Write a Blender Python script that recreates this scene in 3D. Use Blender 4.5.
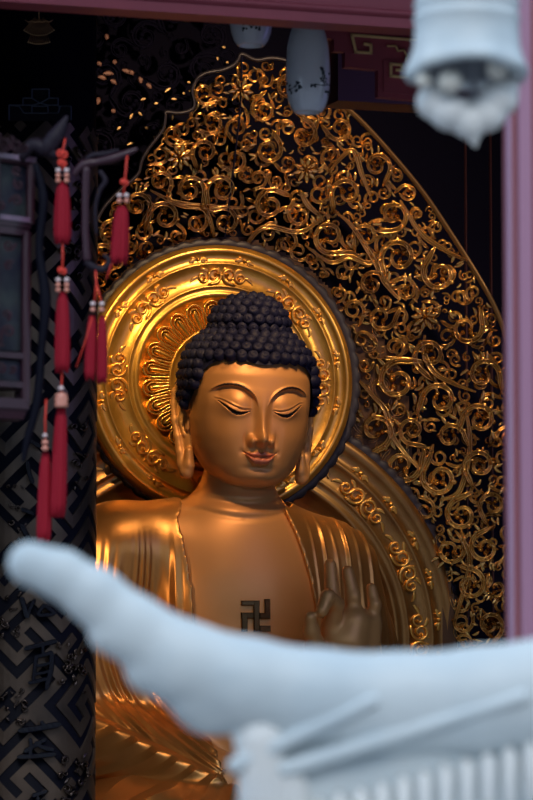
import bpy, math, random
import numpy as np
from mathutils import Vector, Matrix, Euler
PI = math.pi
rng = np.random.default_rng(7)
random.seed(7)
SC = bpy.context.scene
COL = SC.collection
for o in list(bpy.data.objects): bpy.data.objects.remove(o)

# ------------------------------------------------------------------ camera
YAW, PITCH = math.radians(18), math.radians(4)
CAM = np.array([0.0, 0.0, 1.6])
FW = np.array([math.sin(YAW)*math.cos(PITCH), math.cos(YAW)*math.cos(PITCH), math.sin(PITCH)])
RT = np.array([math.cos(YAW), -math.sin(YAW), 0.0])
UP = np.cross(RT, FW)
FPX = 2800.0
cd = bpy.data.cameras.new('camera'); cam = bpy.data.objects.new('camera', cd); COL.objects.link(cam)
cam.location = CAM
cam.rotation_euler = Euler((PI/2+PITCH, 0, -YAW), 'XYZ')
cd.sensor_fit = 'VERTICAL'; cd.sensor_height = 36; cd.lens = 36*FPX/800
cd.clip_start = 0.1; cd.clip_end = 200
cd.dof.use_dof = True; cd.dof.focus_distance = 13.75; cd.dof.aperture_fstop = 4.3
SC.camera = cam

def at(px, py, d):
    px = np.asarray(px, float); py = np.asarray(py, float); d = np.asarray(d, float)
    D = FW + ((px-266.5)/FPX)[..., None]*RT - ((py-400)/FPX)[..., None]*UP
    return CAM + d[..., None]*D
def atY(px, py, Y):
    D = FW + ((px-266.5)/FPX)*RT - ((py-400)/FPX)*UP
    return CAM + D*(Y-CAM[1])/D[1]
H = at(248, 410, 14.0)                      # centre of the statue's head

# ------------------------------------------------------------------ world, lights, exposure
w = bpy.data.worlds.new('world'); SC.world = w; w.use_nodes = True
bg = w.node_tree.nodes['Background']
bg.inputs[0].default_value = (0.60, 0.78, 1.0, 1); bg.inputs[1].default_value = 1.2
SC.view_settings.view_transform = 'Standard'; SC.view_settings.look = 'None'
SC.view_settings.exposure = 0.0; SC.view_settings.gamma = 1.0
SC.view_settings.use_curve_mapping = False

def lamp(name, typ, loc, target, energy, color, size=.3, spot=60, blend=.8):
    ld = bpy.data.lights.new(name, typ); o = bpy.data.objects.new(name, ld); COL.objects.link(o)
    ld.energy = energy; ld.color = color
    if typ == 'SPOT': ld.spot_size = math.radians(spot); ld.spot_blend = blend; ld.shadow_soft_size = size
    elif typ == 'AREA': ld.size = size
    elif typ == 'SUN': ld.angle = size
    else: ld.shadow_soft_size = size
    o.location = loc
    dv = Vector(target)-Vector(loc)
    o.rotation_euler = dv.to_track_quat('-Z', 'Y').to_euler()
    return o
WARM = (1.0, .57, .27)
lamp('sun', 'SUN', (0, -2, 10), (0.9, 1.3, 7.2), 0.9, (1.0, .97, .93), .3)
lamp('key_spot', 'SPOT', H+np.array([-.42, -1.85, 2.0]), H+np.array([-.03, 0, -.12]), 175, WARM, .14, 36, .9)
lamp('halo_spot', 'SPOT', H+np.array([-.75, -.55, 1.05]), H+np.array([-.42, .5, .12]), 60, (1.0, .62, .22), .07, 62, 1)
lamp('left_spot', 'SPOT', H+np.array([-1.62, -.95, -.35]), H+np.array([-.75, 0, -1.05]), 36, WARM, .06, 52, .9)
lamp('top_spot', 'SPOT', H+np.array([.3, -1.5, 2.2]), H+np.array([.35, .7, 1.0]), 230, (1.0, .66, .34), .04, 88, .9)
lamp('right_spot', 'SPOT', H+np.array([1.75, -1.1, 1.0]), H+np.array([1.3, .8, 0]), 38, (1.0, .78, .52), .04, 75, .9)
lamp('low_spot', 'SPOT', H+np.array([-.9, -1.6, -.6]), H+np.array([-.75, 0, -1.8]), 20, WARM, .10, 60, .9)
lamp('cool_fill', 'AREA', H+np.array([1.2, -3.4, .7]), H, 6, (.36, .30, 1.0), 1.6)

# ------------------------------------------------------------------ helpers
def mat(name, color, rough=.5, metal=0.0, bump=None, noise=None, coat=0.0, spec=.5, emit=None):
    m = bpy.data.materials.new(name); m.use_nodes = True
    nt = m.node_tree; b = nt.nodes['Principled BSDF']
    b.inputs['Base Color'].default_value = (*color, 1)
    b.inputs['Roughness'].default_value = rough; b.inputs['Metallic'].default_value = metal
    b.inputs['Coat Weight'].default_value = coat; b.inputs['Specular IOR Level'].default_value = spec
    if emit:
        b.inputs['Emission Color'].default_value = (*emit[0], 1); b.inputs['Emission Strength'].default_value = emit[1]
    if noise or bump:
        tc = nt.nodes.new('ShaderNodeTexCoord')
    if noise:                                   # (scale, second colour, amount)
        n = nt.nodes.new('ShaderNodeTexNoise'); n.inputs['Scale'].default_value = noise[0]; n.inputs['Detail'].default_value = 6
        nt.links.new(tc.outputs['Object'], n.inputs['Vector'])
        r = nt.nodes.new('ShaderNodeValToRGB'); r.color_ramp.elements[0].position = .38; r.color_ramp.elements[1].position = .68
        r.color_ramp.elements[0].color = (*color, 1)
        r.color_ramp.elements[1].color = (*[color[i]*(1-noise[2])+noise[1][i]*noise[2] for i in range(3)], 1)
        nt.links.new(n.outputs['Fac'], r.inputs['Fac']); nt.links.new(r.outputs['Color'], b.inputs['Base Color'])
    if bump:                                    # (scale, strength, distance)
        n2 = nt.nodes.new('ShaderNodeTexNoise'); n2.inputs['Scale'].default_value = bump[0]; n2.inputs['Detail'].default_value = 4
        nt.links.new(tc.outputs['Object'], n2.inputs['Vector'])
        bp = nt.nodes.new('ShaderNodeBump'); bp.inputs['Strength'].default_value = bump[1]; bp.inputs['Distance'].default_value = bump[2]
        nt.links.new(n2.outputs['Fac'], bp.inputs['Height']); nt.links.new(bp.outputs['Normal'], b.inputs['Normal'])
    return m
M = {}
M['skin'] = mat('gilded_skin', (.72, .36, .12), .43, .30, bump=(3, .12, .02), noise=(2.2, (.64, .30, .095), .5))
M['brow'] = mat('painted_brow_slit_shade', (.02, .012, .012), .5)
M['lip'] = mat('painted_lips', (.62, .20, .10), .38, .1)
M['robe'] = mat('gilded_robe', (.62, .32, .10), .36, .75, bump=(5, .2, .02), noise=(3, (.50, .22, .05), .5))
M['hair'] = mat('blue_black_hair', (.006, .008, .034), .6, .0, spec=.25)
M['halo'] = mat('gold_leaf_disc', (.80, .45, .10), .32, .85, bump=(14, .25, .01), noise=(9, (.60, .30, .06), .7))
M['petal'] = mat('gold_leaf_petals', (.86, .50, .12), .26, .9)
M['orn'] = mat('gold_leaf_relief', (.80, .44, .10), .28, .9)
M['carve'] = mat('gilded_carving', (.78, .45, .13), .18, .97, noise=(5, (.34, .17, .06), .8))
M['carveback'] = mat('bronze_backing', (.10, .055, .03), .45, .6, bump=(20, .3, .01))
M['rim'] = mat('dark_carved_rim', (.022, .020, .036), .5, .1)
M['rimgold'] = mat('worn_gilded_rim', (.30, .17, .07), .35, .8)
M['emblem'] = mat('dark_bronze_emblem', (.22, .13, .06), .22, .95)
M['void'] = mat('dark_lacquered_wall', (.003, .003, .018), .8, spec=.12)
M['floor'] = mat('dark_stone_floor', (.20, .19, .19), .7, bump=(6, .3, .01))
M['skyblock'] = mat('grey_skyblock', (.07, .07, .075), .8, bump=(2, .2, .01))
M['ceil'] = mat('dark_ceiling_wood', (.008, .007, .014), .7)
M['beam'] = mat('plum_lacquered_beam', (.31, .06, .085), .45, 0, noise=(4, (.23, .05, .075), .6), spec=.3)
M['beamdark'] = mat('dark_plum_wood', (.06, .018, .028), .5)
M['inlay'] = mat('gilt_inlay', (.90, .60, .28), .4, .25)
M['jamb'] = mat('rose_lacquered_jamb', (.34, .11, .13), .3, 0, coat=.3, noise=(3, (.30, .11, .15), .5))
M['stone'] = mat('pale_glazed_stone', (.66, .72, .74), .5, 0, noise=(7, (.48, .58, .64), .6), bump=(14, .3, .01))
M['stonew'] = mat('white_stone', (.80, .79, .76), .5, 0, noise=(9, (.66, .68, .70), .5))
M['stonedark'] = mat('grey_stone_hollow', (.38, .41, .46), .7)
M['column'] = mat('black_lacquered_column', (.005, .005, .012), .6, .0, spec=.12)
M['fret'] = mat('worn_gilt_fret', (.19, .13, .095), .40, .6, noise=(3, (.05, .038, .035), .9))
M['char'] = mat('glossy_black_character', (.004, .004, .012), .22, .0, coat=.3)
M['rosewood'] = mat('purple_rosewood', (.04, .010, .022), .45, 0, coat=.15)
M['rosedark'] = mat('dark_purple_rosewood', (.014, .008, .018), .6, spec=.3)
M['rosepale'] = mat('lit_rosewood_rail', (.22, .12, .20), .3, 0, coat=.3)  # paler rosewood: the light on the rails put into the colour
M['pane'] = mat('painted_glass_panel', (.014, .012, .03), .5, 0, noise=(9, (.045, .055, .055), .9), spec=.25)
M['red'] = mat('crimson_silk', (.33, .009, .024), .7, 0, spec=.2)
M['redb'] = mat('scarlet_knot_cord', (.75, .05, .03), .5, 0)
M['bead'] = mat('pearl_bead', (.80, .62, .62), .25, 0, coat=.5)
M['beadband'] = mat('coral_bead', (.75, .30, .22), .3, 0, coat=.3)
M['porc'] = mat('blue_white_porcelain', (.66, .68, .76), .16, 0, coat=.5, noise=(5, (.54, .58, .70), .6))
M['porcblue'] = mat('cobalt_painting', (.015, .03, .05), .3)
M['bluefret'] = mat('blue_grey_lacquer', (.035, .05, .09), .5)
M['giltspeck'] = mat('gilt_leaf_flecks', (.60, .33, .16), .4, .5)
M['brownspeck'] = mat('rosy_brown_carving', (.22, .11, .10), .5, .2)

def mesh_obj(name, V, F, m, parent=None, smooth=True, mi=None):
    me = bpy.data.meshes.new(name)
    V = np.asarray(V, dtype=np.float32)
    if isinstance(F, np.ndarray) and F.ndim == 2:
        n, k = F.shape
        me.vertices.add(len(V)); me.vertices.foreach_set('co', V.ravel())
        me.loops.add(n*k); me.loops.foreach_set('vertex_index', F.astype(np.int32).ravel())
        me.polygons.add(n); me.polygons.foreach_set('loop_start', np.arange(0, n*k, k, dtype=np.int32))
        me.polygons.foreach_set('loop_total', np.full(n, k, dtype=np.int32))
        me.update(calc_edges=True); me.validate()
    else:
        me.from_pydata(V.tolist(), [], [list(map(int, f)) for f in F]); me.update()
    mats = m if isinstance(m, list) else [m]
    for x in mats: me.materials.append(x)
    if mi is not None: me.polygons.foreach_set('material_index', np.asarray(mi, dtype=np.int32))
    me.polygons.foreach_set('use_smooth', [smooth]*len(me.polygons))
    o = bpy.data.objects.new(name, me); COL.objects.link(o)
    if parent:
        o.parent = parent
        o.matrix_parent_inverse = Matrix.Identity(4)
        off = np.array(root_loc(parent), dtype=np.float32)
        if np.abs(off).sum() > 0:
            V2 = V-off; me.vertices.foreach_set('co', V2.ravel()); me.update()
    return o
def root_loc(o):
    l = np.array(o.location)
    while o.parent: o = o.parent; l = l+np.array(o.location)
    return l
def thing(name, label, cat, loc, group=None):
    o = bpy.data.objects.new(name, None); COL.objects.link(o); o.location = loc; o.empty_display_size = .05
    o['label'] = label; o['category'] = cat
    if group: o['group'] = group
    return o
def tag(o, label, cat, group=None):
    o['label'] = label; o['category'] = cat
    if group: o['group'] = group
    return o
def struct(o): o['kind'] = 'structure'; return o

class MB:
    def __init__(s): s.v = []; s.f = []; s.n = 0; s.mi = []
    def add(s, V, F, mi=0):
        V = np.asarray(V, float); s.v.append(V)
        for f in F: s.f.append([i+s.n for i in f]); s.mi.append(mi)
        s.n += len(V)
    def box(s, c, size, R=None, bev=0.0, mi=0):
        hx, hy, hz = [x/2 for x in size]
        if bev > 0:
            b = min(bev, hx*.9, hy*.9, hz*.9); V = []
            for sx in (-1, 1):
                for sy in (-1, 1):
                    for sz in (-1, 1):
                        V += [(sx*(hx-b), sy*(hy-b), sz*hz), (sx*(hx-b), sy*hy, sz*(hz-b)), (sx*hx, sy*(hy-b), sz*(hz-b))]
            import bmesh
            bm = bmesh.new()
            for p in V: bm.verts.new(p)
            r = bmesh.ops.convex_hull(bm, input=bm.verts[:]); bm.verts.index_update()
            F = [[v.index for v in f.verts] for f in bm.faces]; V = [tuple(v.co) for v in bm.verts]; bm.free()
        else:
            V = [(sx*hx, sy*hy, sz*hz) for sx in (-1, 1) for sy in (-1, 1) for sz in (-1, 1)]
            F = [(0, 1, 3, 2), (4, 6, 7, 5), (0, 4, 5, 1), (2, 3, 7, 6), (0, 2, 6, 4), (1, 5, 7, 3)]
        V = np.array(V)
        if R is not None: V = V @ np.asarray(R).T
        s.add(V+np.asarray(c, float), F, mi)
    def tube(s, P, r, seg=8, flat=None, mi=0, caps=True):
        P = np.asarray(P, float); n = len(P); r = np.broadcast_to(np.asarray(r, float), (n,))
        T = np.gradient(P, axis=0); T /= np.linalg.norm(T, axis=1)[:, None]+1e-9
        a = np.array([0, 0, 1.0]) if abs(T[0][2]) < .9 else np.array([1.0, 0, 0])
        N = np.zeros_like(P); nn = np.cross(T[0], a); nn /= np.linalg.norm(nn); N[0] = nn
        for i in range(1, n):
            v = N[i-1]-T[i]*np.dot(N[i-1], T[i]); N[i] = v/np.linalg.norm(v)
        B = np.cross(T, N); V = []
        for i in range(n):
            for k in range(seg):
                t = 2*PI*k/seg; V.append(P[i]+r[i]*(math.cos(t)*N[i]+math.sin(t)*B[i]))
        F = [(i*seg+k, i*seg+(k+1) % seg, (i+1)*seg+(k+1) % seg, (i+1)*seg+k) for i in range(n-1) for k in range(seg)]
        if caps: F += [tuple(range(seg))[::-1], tuple((n-1)*seg+k for k in range(seg))]
        s.add(V, F, mi)
    def lathe(s, c, prof, seg=32, fn=None, mi=0, scale=(1, 1)):
        V = []
        for (r, z) in prof:
            for k in range(seg):
                t = 2*PI*k/seg; rr = r*(fn(t, z) if fn else 1)
                V.append((c[0]+rr*math.cos(t)*scale[0], c[1]+rr*math.sin(t)*scale[1], c[2]+z))
        n = len(prof)
        F = [(i*seg+k, i*seg+(k+1) % seg, (i+1)*seg+(k+1) % seg, (i+1)*seg+k) for i in range(n-1) for k in range(seg)]
        s.add(V, F, mi)
    def ball(s, c, r, seg=10, rings=6, mi=0):
        r = np.broadcast_to(np.asarray(r, float), (3,))
        V = [(c[0], c[1], c[2]-r[2])]
        for i in range(1, rings):
            p = -PI/2+PI*i/rings
            for k in range(seg):
                t = 2*PI*k/seg; V.append((c[0]+r[0]*math.cos(p)*math.cos(t), c[1]+r[1]*math.cos(p)*math.sin(t), c[2]+r[2]*math.sin(p)))
        V.append((c[0], c[1], c[2]+r[2])); L = len(V)-1
        F = [(0, 1+(k+1) % seg, 1+k) for k in range(seg)]
        for i in range(rings-2):
            for k in range(seg): a = 1+i*seg; F.append((a+k, a+(k+1) % seg, a+seg+(k+1) % seg, a+seg+k))
        a = 1+(rings-2)*seg
        F += [(a+k, a+(k+1) % seg, L) for k in range(seg)]
        s.add(V, F, mi)
    def prism(s, poly, axis_fn, d0, d1, mi=0):          # polygon (2D), axis_fn(x,y,d)->3D
        n = len(poly)
        V = [axis_fn(x, y, d0) for x, y in poly]+[axis_fn(x, y, d1) for x, y in poly]
        F = [tuple(range(n)), tuple(range(n, 2*n))[::-1]]+[(i, i+n, (i+1) % n+n, (i+1) % n) for i in range(n)]
        s.add(V, F, mi)
    def build(s, name, m, parent=None, smooth=True, fix=False):
        V = np.concatenate(s.v) if s.v else np.zeros((0, 3))
        o = mesh_obj(name, V, s.f, m, parent, smooth, s.mi)
        if fix:
            import bmesh
            bm = bmesh.new(); bm.from_mesh(o.data); bmesh.ops.recalc_face_normals(bm, faces=bm.faces[:]); bm.to_mesh(o.data); bm.free()
        if smooth is True and len(s.f) < 60000:
            pass
        return o
def autosmooth(o, ang=40):
    import bmesh
    bm = bmesh.new(); bm.from_mesh(o.data)
    for e in bm.edges:
        if len(e.link_faces) == 2 and e.calc_face_angle(0) > math.radians(ang): e.smooth = False
    bm.to_mesh(o.data); bm.free(); return o

# relief drawn in a 2D plane (px units) and laid on a curved surface by map(px,py,h)
class Relief:
    def __init__(s): s.q = []; s.f = []; s.n = 0
    def _add(s, Q, F): s.q.append(Q); s.f.append(F+s.n); s.n += len(Q)
    PROF = [(-1, -.9), (-.95, .15), (-.62, 1.0), (-.32, .4), (0, .1), (.3, .45), (.6, .95), (.95, .1), (1, -.9)]
    SIMPLE = [(-1, -.9), (-.9, .1), (0, 1.0), (.9, .1), (1, -.9)]
    def ribbon(s, P, w, h, prof=None, base=0.0):
        P = np.asarray(P, float); n = len(P); w = np.broadcast_to(np.asarray(w, float), (n,)); h = np.broadcast_to(np.asarray(h, float), (n,))
        T = np.gradient(P, axis=0); T /= np.linalg.norm(T, axis=1)[:, None]+1e-9
        N = np.stack([-T[:, 1], T[:, 0]], 1)
        pr = np.array(prof or s.PROF); k = len(pr)
        Q = np.zeros((n, k, 3))
        Q[:, :, :2] = P[:, None]+N[:, None]*(pr[:, 0][None, :, None]*w[:, None, None])
        Q[:, :, 2] = pr[:, 1][None]*h[:, None]+base
        i = np.arange(n-1)[:, None]*k+np.arange(k-1)[None]
        F = np.stack([i, i+1, i+k+1, i+k], -1).reshape(-1, 4)
        s._add(Q.reshape(-1, 3), F)
    def bud(s, c, r, h, seg=8, base=0.0):
        Q = []; rings = [(1, -.6), (1, .2), (.75, .7), (.4, .95), (.02, 1.05)]
        for rr, hh in rings:
            t = np.arange(seg)*2*PI/seg
            Q.append(np.stack([c[0]+r*rr*np.cos(t), c[1]+r*rr*np.sin(t), np.full(seg, hh*h+base)], 1))
        i = np.arange(len(rings)-1)[:, None]*seg; k = np.arange(seg)[None]; k2 = (k+1) % seg
        F = np.stack([i+k, i+k2, i+seg+k2, i+seg+k], -1).reshape(-1, 4)
        s._add(np.concatenate(Q), F)
    def scroll(s, c, R, hand, a0, turns=1.35, wf=.15, h=.02, inner=True, prof=None, base=0.0, tail=.0, budf=.17):
        n = max(10, int(10+R*1.4)); t = np.linspace(0, 1, n)
        th = a0+hand*2*PI*turns*t
        r = R*(.92-.66*t**.85)
        if tail > 0:
            m = 5; tt = np.linspace(-1, 0, m, endpoint=False)
            th = np.concatenate([a0+hand*tt*.7, th]); r = np.concatenate([R*(.92+tail*tt**2), r]); t = np.concatenate([np.zeros(m), t])
        P = np.stack([c[0]+r*np.cos(th), c[1]+r*np.sin(th)], 1)
        wid = R*wf*(1-.55*t)+.35
        wid[0] *= .3
        if len(wid) > 2: wid[1] *= .7
        s.ribbon(P, wid, h*(1-.2*t)*np.clip(.6+R/25, 0, 1.3), prof, base)
        s.bud(P[-1], max(.9, R*budf), h*1.25, base=base)
        if inner and R > 7:
            for f, L in ((.12, .55), (.34, .45), (.58, .34)) if R > 13 else ((.2, .45),):
                i = int(f*(n-1))+(5 if tail > 0 else 0)
                s.hook(P[i], th[i]+hand*PI/2, R*L*1.1, hand*.9, R*.10+.3, h*.9, base, wind=hand)
        if R > 12:
            for f in (.05, .25, .45):
                i = int(f*(n-1))+(5 if tail > 0 else 0)
                s.hook(P[i], th[i]+hand*.9, R*.42, -hand*2.0, R*.09+.3, h*.8, base, budr=.6)
    def hook(s, p, ang, L, curl, wd, h, base=0.0, wind=0, budr=1.0):
        n = 8; t = np.linspace(0, 1, n)
        a = ang+(curl*2.6)*t**1.3+(wind*.5 if wind else 0)
        st = L/(n-1)
        x = p[0]+np.concatenate([[0], np.cumsum(np.cos(a[:-1])*st)]); y = p[1]+np.concatenate([[0], np.cumsum(np.sin(a[:-1])*st)])
        P = np.stack([x, y], 1)
        s.ribbon(P, wd*(1.0-.5*t)+.15, h, s.SIMPLE, base)
        s.bud(P[-1], wd*1.25*budr+.3, h*1.2, 6, base)
    def leaf(s, p, ang, L, wd, h, curl=.6, base=0.0):
        n = 9; t = np.linspace(0, 1, n); a = ang+curl*t; st = L/(n-1)
        x = p[0]+np.concatenate([[0], np.cumsum(np.cos(a[:-1])*st)]); y = p[1]+np.concatenate([[0], np.cumsum(np.sin(a[:-1])*st)])
        s.ribbon(np.stack([x, y], 1), wd*np.sin(PI*(t*.9+.07))**.8+.1, h, [(-1, -.9), (-.95, .2), (-.5, .8), (0, .4), (.5, .9), (.95, .2), (1, -.9)], base)
    def flower(s, c, R, h, n=8, base=0.0, a0=0.0):
        for k in range(n): s.leaf((c[0]+R*.25*math.cos(a0+k*2*PI/n), c[1]+R*.25*math.sin(a0+k*2*PI/n)), a0+k*2*PI/n, R*.75, R*.19, h, 0, base)
        for k in range(n):
            t = a0+(k+.5)*2*PI/n; s.bud((c[0]+R*.62*math.cos(t), c[1]+R*.62*math.sin(t)), R*.10, h*1.2, 6, base)
        s.bud(c, R*.22, h*1.5, 10, base)
    def build(s, name, m, mp, parent=None, smooth=True):
        Q = np.concatenate(s.q); F = np.concatenate(s.f)
        return mesh_obj(name, mp(Q[:, 0], Q[:, 1], Q[:, 2]), F, m, parent, smooth)

# surface nets on a grid of signed distances
def surface_nets(F, org, h):
    ins = F < 0; nx, ny, nz = F.shape
    acc = np.zeros((nx-1, ny-1, nz-1, 3), np.float32); cnt = np.zeros((nx-1, ny-1, nz-1), np.float32)
    I = np.indices((nx-1, ny-1, nz-1)).astype(np.float32)
    def sl(o): return tuple(slice(o[a], F.shape[a]-1+o[a]) for a in range(3))
    for ax in range(3):
        others = [a for a in range(3) if a != ax]
        for u in (0, 1):
            for v in (0, 1):
                o0 = [0, 0, 0]; o0[others[0]] = u; o0[others[1]] = v; o1 = list(o0); o1[ax] = 1
                a = F[sl(o0)]; b = F[sl(o1)]; m = (a < 0) != (b < 0)
                t = np.where(m, a/(a-b+1e-20), 0)
                for d in range(3): acc[..., d] += np.where(m, o0[d]+(t if d == ax else 0), 0)
                cnt += m
    act = cnt > 0; idx = -np.ones(act.shape, np.int64); idx[act] = np.arange(act.sum())
    V = (np.stack([I[d] for d in range(3)], -1)[act].reshape(-1, 3) if False else np.stack([I[0][act], I[1][act], I[2][act]], 1))+acc[act]/cnt[act][:, None]
    V = V*h+np.array(org)
    Fs = []
    for ax in range(3):
        o = [a for a in range(3) if a != ax]
        s0 = [slice(None)]*3; s1 = [slice(None)]*3
        s0[ax] = slice(0, -1); s1[ax] = slice(1, None)
        for a in o: s0[a] = slice(1, -1); s1[a] = slice(1, -1)
        A = ins[tuple(s0)]; B = ins[tuple(s1)]
        loc = np.argwhere(A != B); 
        if len(loc) == 0: continue
        flip = A[tuple(loc.T)]
        p = loc.copy(); p[:, o[0]] += 1; p[:, o[1]] += 1
        def g(du, dv):
            q = p.copy(); q[:, o[0]] -= du; q[:, o[1]] -= dv; return idx[tuple(q.T)]
        quad = np.stack([g(1, 1), g(0, 1), g(0, 0), g(1, 0)], 1)
        if ax == 1: flip = ~flip
        quad[~flip] = quad[~flip][:, ::-1]
        Fs.append(quad)
    return V, np.concatenate(Fs)
def smin(a, b, k):
    h = np.clip(.5+.5*(b-a)/k, 0, 1); return b*(1-h)+a*h-k*h*(1-h)
def cap(P, a, b, ra, rb):
    a = np.array(a, np.float32); b = np.array(b, np.float32); ab = b-a
    t = np.clip(((P-a) @ ab)/(ab @ ab), 0, 1)
    return np.linalg.norm(P-a-t[..., None]*ab, axis=-1)-(ra+(rb-ra)*t)
def ell(P, c, r):
    r = np.array(r, np.float32); q = (P-np.array(c, np.float32))/r
    k0 = np.linalg.norm(q, axis=-1); k1 = np.linalg.norm(q/r, axis=-1)+1e-6
    return k0*(k0-1)/k1
def grid(lo, hi, h):
    ax = [np.arange(lo[i], hi[i]+h, h, dtype=np.float32) for i in range(3)]
    return np.stack(np.meshgrid(*ax, indexing='ij'), -1)
def sm(x): x = np.clip(x, 0, 1); return x*x*(3-2*x)
def SW(V):                                   # statue units (x, toward viewer, up) -> world
    V = np.asarray(V); return np.stack([H[0]+V[:, 0]*.005, H[1]-V[:, 1]*.005, H[2]+V[:, 2]*.005], 1)

# ================================================================== the hall
BY = H[1]+1.75
def boxo(name, x0, x1, y0, y1, z0, z1, m, parent=None, bev=0):
    b = MB(); b.box(((x0+x1)/2, (y0+y1)/2, (z0+z1)/2), (x1-x0, y1-y0, z1-z0), bev=bev); return b.build(name, m, parent, False)
struct(boxo('floor', -25, 30, -14, BY+.3, -.1, 0, M['floor']))
struct(boxo('wall_skyblock', -25, 30, -14.3, -14, 0, 7.6, M['skyblock']))  # unseen wall added behind the camera to keep sky light out of the hall
bk = struct(boxo('wall_back', .3, 9, BY, BY+.2, 0, 5.6, M['void']))
struct(boxo('wall_left', .2, .3, 8.6, BY+.2, 0, 5.6, M['void']))
struct(boxo('wall_right', 9, 9.1, 5.7, BY+.2, 0, 5.6, M['void']))
struct(boxo('ceiling', .2, 9.1, 8.75, BY+.2, 5.6, 5.75, M['ceil']))
BYY = 9.0                                    # plane of the front beam
zt = atY(0, 14, BYY)[2]
zb1 = atY(0, 14, BYY+.12)[2]; zb2 = atY(415, 31, BYY+.12)[2]; zbot = (zb1+zb2)/2
# front beam: moulded length of lacquered wood
b = MB(); zc = zbot
prof = [(0, 0), (.0, .034), (-.010, .038), (-.018, .045), (-.018, .053), (-.010, .060), (.0, .063), (.0, .35), (.12, .35), (.12, 0)]
X0, X1 = .3, 9.0
V = [(X0, BYY+p, zc+q) for p, q in prof]+[(X1, BYY+p, zc+q) for p, q in prof]; n = len(prof)
b.add(V, [(i, (i+1) % n, (i+1) % n+n, i+n) for i in range(n)]+[tuple(range(n))[::-1], tuple(range(n, 2*n))])
o = b.build('trim_1', M['beam'], None, False, True); struct(o)
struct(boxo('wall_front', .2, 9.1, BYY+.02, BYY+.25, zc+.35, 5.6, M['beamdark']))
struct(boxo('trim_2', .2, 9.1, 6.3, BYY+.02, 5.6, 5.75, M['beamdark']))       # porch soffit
# the darker cross beam and panelled partition seen behind the fretwork
zq0 = atY(400, 104, 11.6)[2]; zq1 = atY(400, 60, 11.6)[2]
xq = atY(338, 80, 11.6)[0]
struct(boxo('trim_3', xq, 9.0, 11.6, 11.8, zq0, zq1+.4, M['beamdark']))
tr = 4
for px in (466, 491):
    p = atY(px, 150, BY-.02)
    struct(boxo('trim_%d' % tr, p[0]-.004, p[0]+.004, BY-.02, BY, .0, p[2]+.6, M['beamdark'])); tr += 1
# plinth under the statue
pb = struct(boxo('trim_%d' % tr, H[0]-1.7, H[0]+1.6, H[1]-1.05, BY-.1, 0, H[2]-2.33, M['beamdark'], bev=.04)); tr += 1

# right door jamb with stepped mouldings, out in the daylight
p0 = at(524, 400, 6.6)
b = MB(); u = 1/424.0
prof = [(0, .12), (0, .088), (-.009, .084), (-.013, .064), (-.009, .044), (0, .040), (0, .012), (-.007, .008), (-.007, 0), (.02, -.006), (.024, .004), (.06, .004), (.066, -.01), (.20, -.01), (.20, .12)]
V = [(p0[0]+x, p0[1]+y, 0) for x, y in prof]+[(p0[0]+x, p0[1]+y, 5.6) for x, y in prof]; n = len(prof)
for i in range(n): b.add([V[i], V[(i+1) % n], V[(i+1) % n+n], V[i+n]], [(0, 1, 2, 3)], 1 if i in (2, 3, 7, 8, 12) else 0)  # pale lilac faces: daylight gloss on the mouldings put into the colour
b.add(V, [tuple(range(n))[::-1], tuple(range(n, 2*n))])
struct(b.build('trim_%d' % tr, [M['jamb'], mat('lilac_daylight_sheen', (.42, .21, .31), .38, 0, coat=.3)], None, False, True)); tr += 1

# ================================================================== carved mandorla
MY0 = H[1]+.86
def surf(px, py, h=0.0):
    px = np.asarray(px, float); py = np.asarray(py, float)
    D = FW+((px-266.5)/FPX)[..., None]*RT-((py-400)/FPX)[..., None]*UP
    Y = np.full(px.shape, MY0)
    for _ in range(9):
        P = CAM+D*((Y-CAM[1])/D[..., 1])[..., None]
        x = P[..., 0]-H[0]+.02; z = np.maximum(P[..., 2]-H[2], 0)
        Y = MY0-.17*np.minimum(x*x, 2.2)-.10*z*z-h
    return CAM+D*((Y-CAM[1])/D[..., 1])[..., None]
mroot = thing('carved_mandorla', 'tall gilded openwork flame-shaped screen of scrolling vines behind the seated statue', 'carved screen', (H[0], MY0+.05, H[2]-2.33))
mroot.location = (H[0], MY0, H[2]-2.33)
OUT_L = [(96, 222), (104, 207), (120, 190), (137, 175), (141, 162), (146, 152), (155, 140), (163, 129), (165, 118), (166, 112), (176, 113), (186, 112), (193, 108), (194, 102), (192, 92), (194, 84), (200, 76), (210, 72), (222, 70), (232, 66), (238, 60), (242, 54)]
OUT_T = [(242, 54), (256, 60), (272, 58), (290, 62), (306, 74), (322, 88)]
OUT_R = [(322, 88), (341, 103), (365, 125), (395, 158), (425, 195), (455, 240), (480, 280), (497, 312), (508, 345), (518, 395), (523, 450), (523, 520), (517, 600), (508, 680), (498, 760)]
OUT = [(40, 760), (36, 600), (44, 450), (60, 320), (80, 255)]+OUT_L+OUT_T[1:]+OUT_R[1:]
poly = np.array(OUT, float)
def inside(x, y, P=poly):
    x = np.asarray(x, float); y = np.asarray(y, float); c = np.zeros(x.shape, bool)
    for i in range(len(P)):
        x1, y1 = P[i]; x2, y2 = P[i-1]
        if y1 == y2: continue
        k = ((y1 > y) != (y2 > y)) & (x < (x2-x1)*(y-y1)/(y2-y1)+x1); c ^= k
    return c
def edge_dist(x, y, P=poly):
    d = 1e9
    for i in range(len(P)):
        a = P[i-1]; b_ = P[i]; ab = b_-a; t = np.clip(((x-a[0])*ab[0]+(y-a[1])*ab[1])/(ab@ab+1e-9), 0, 1)
        d = min(d, math.hypot(x-a[0]-t*ab[0], y-a[1]-t*ab[1]))
    return d
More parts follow.
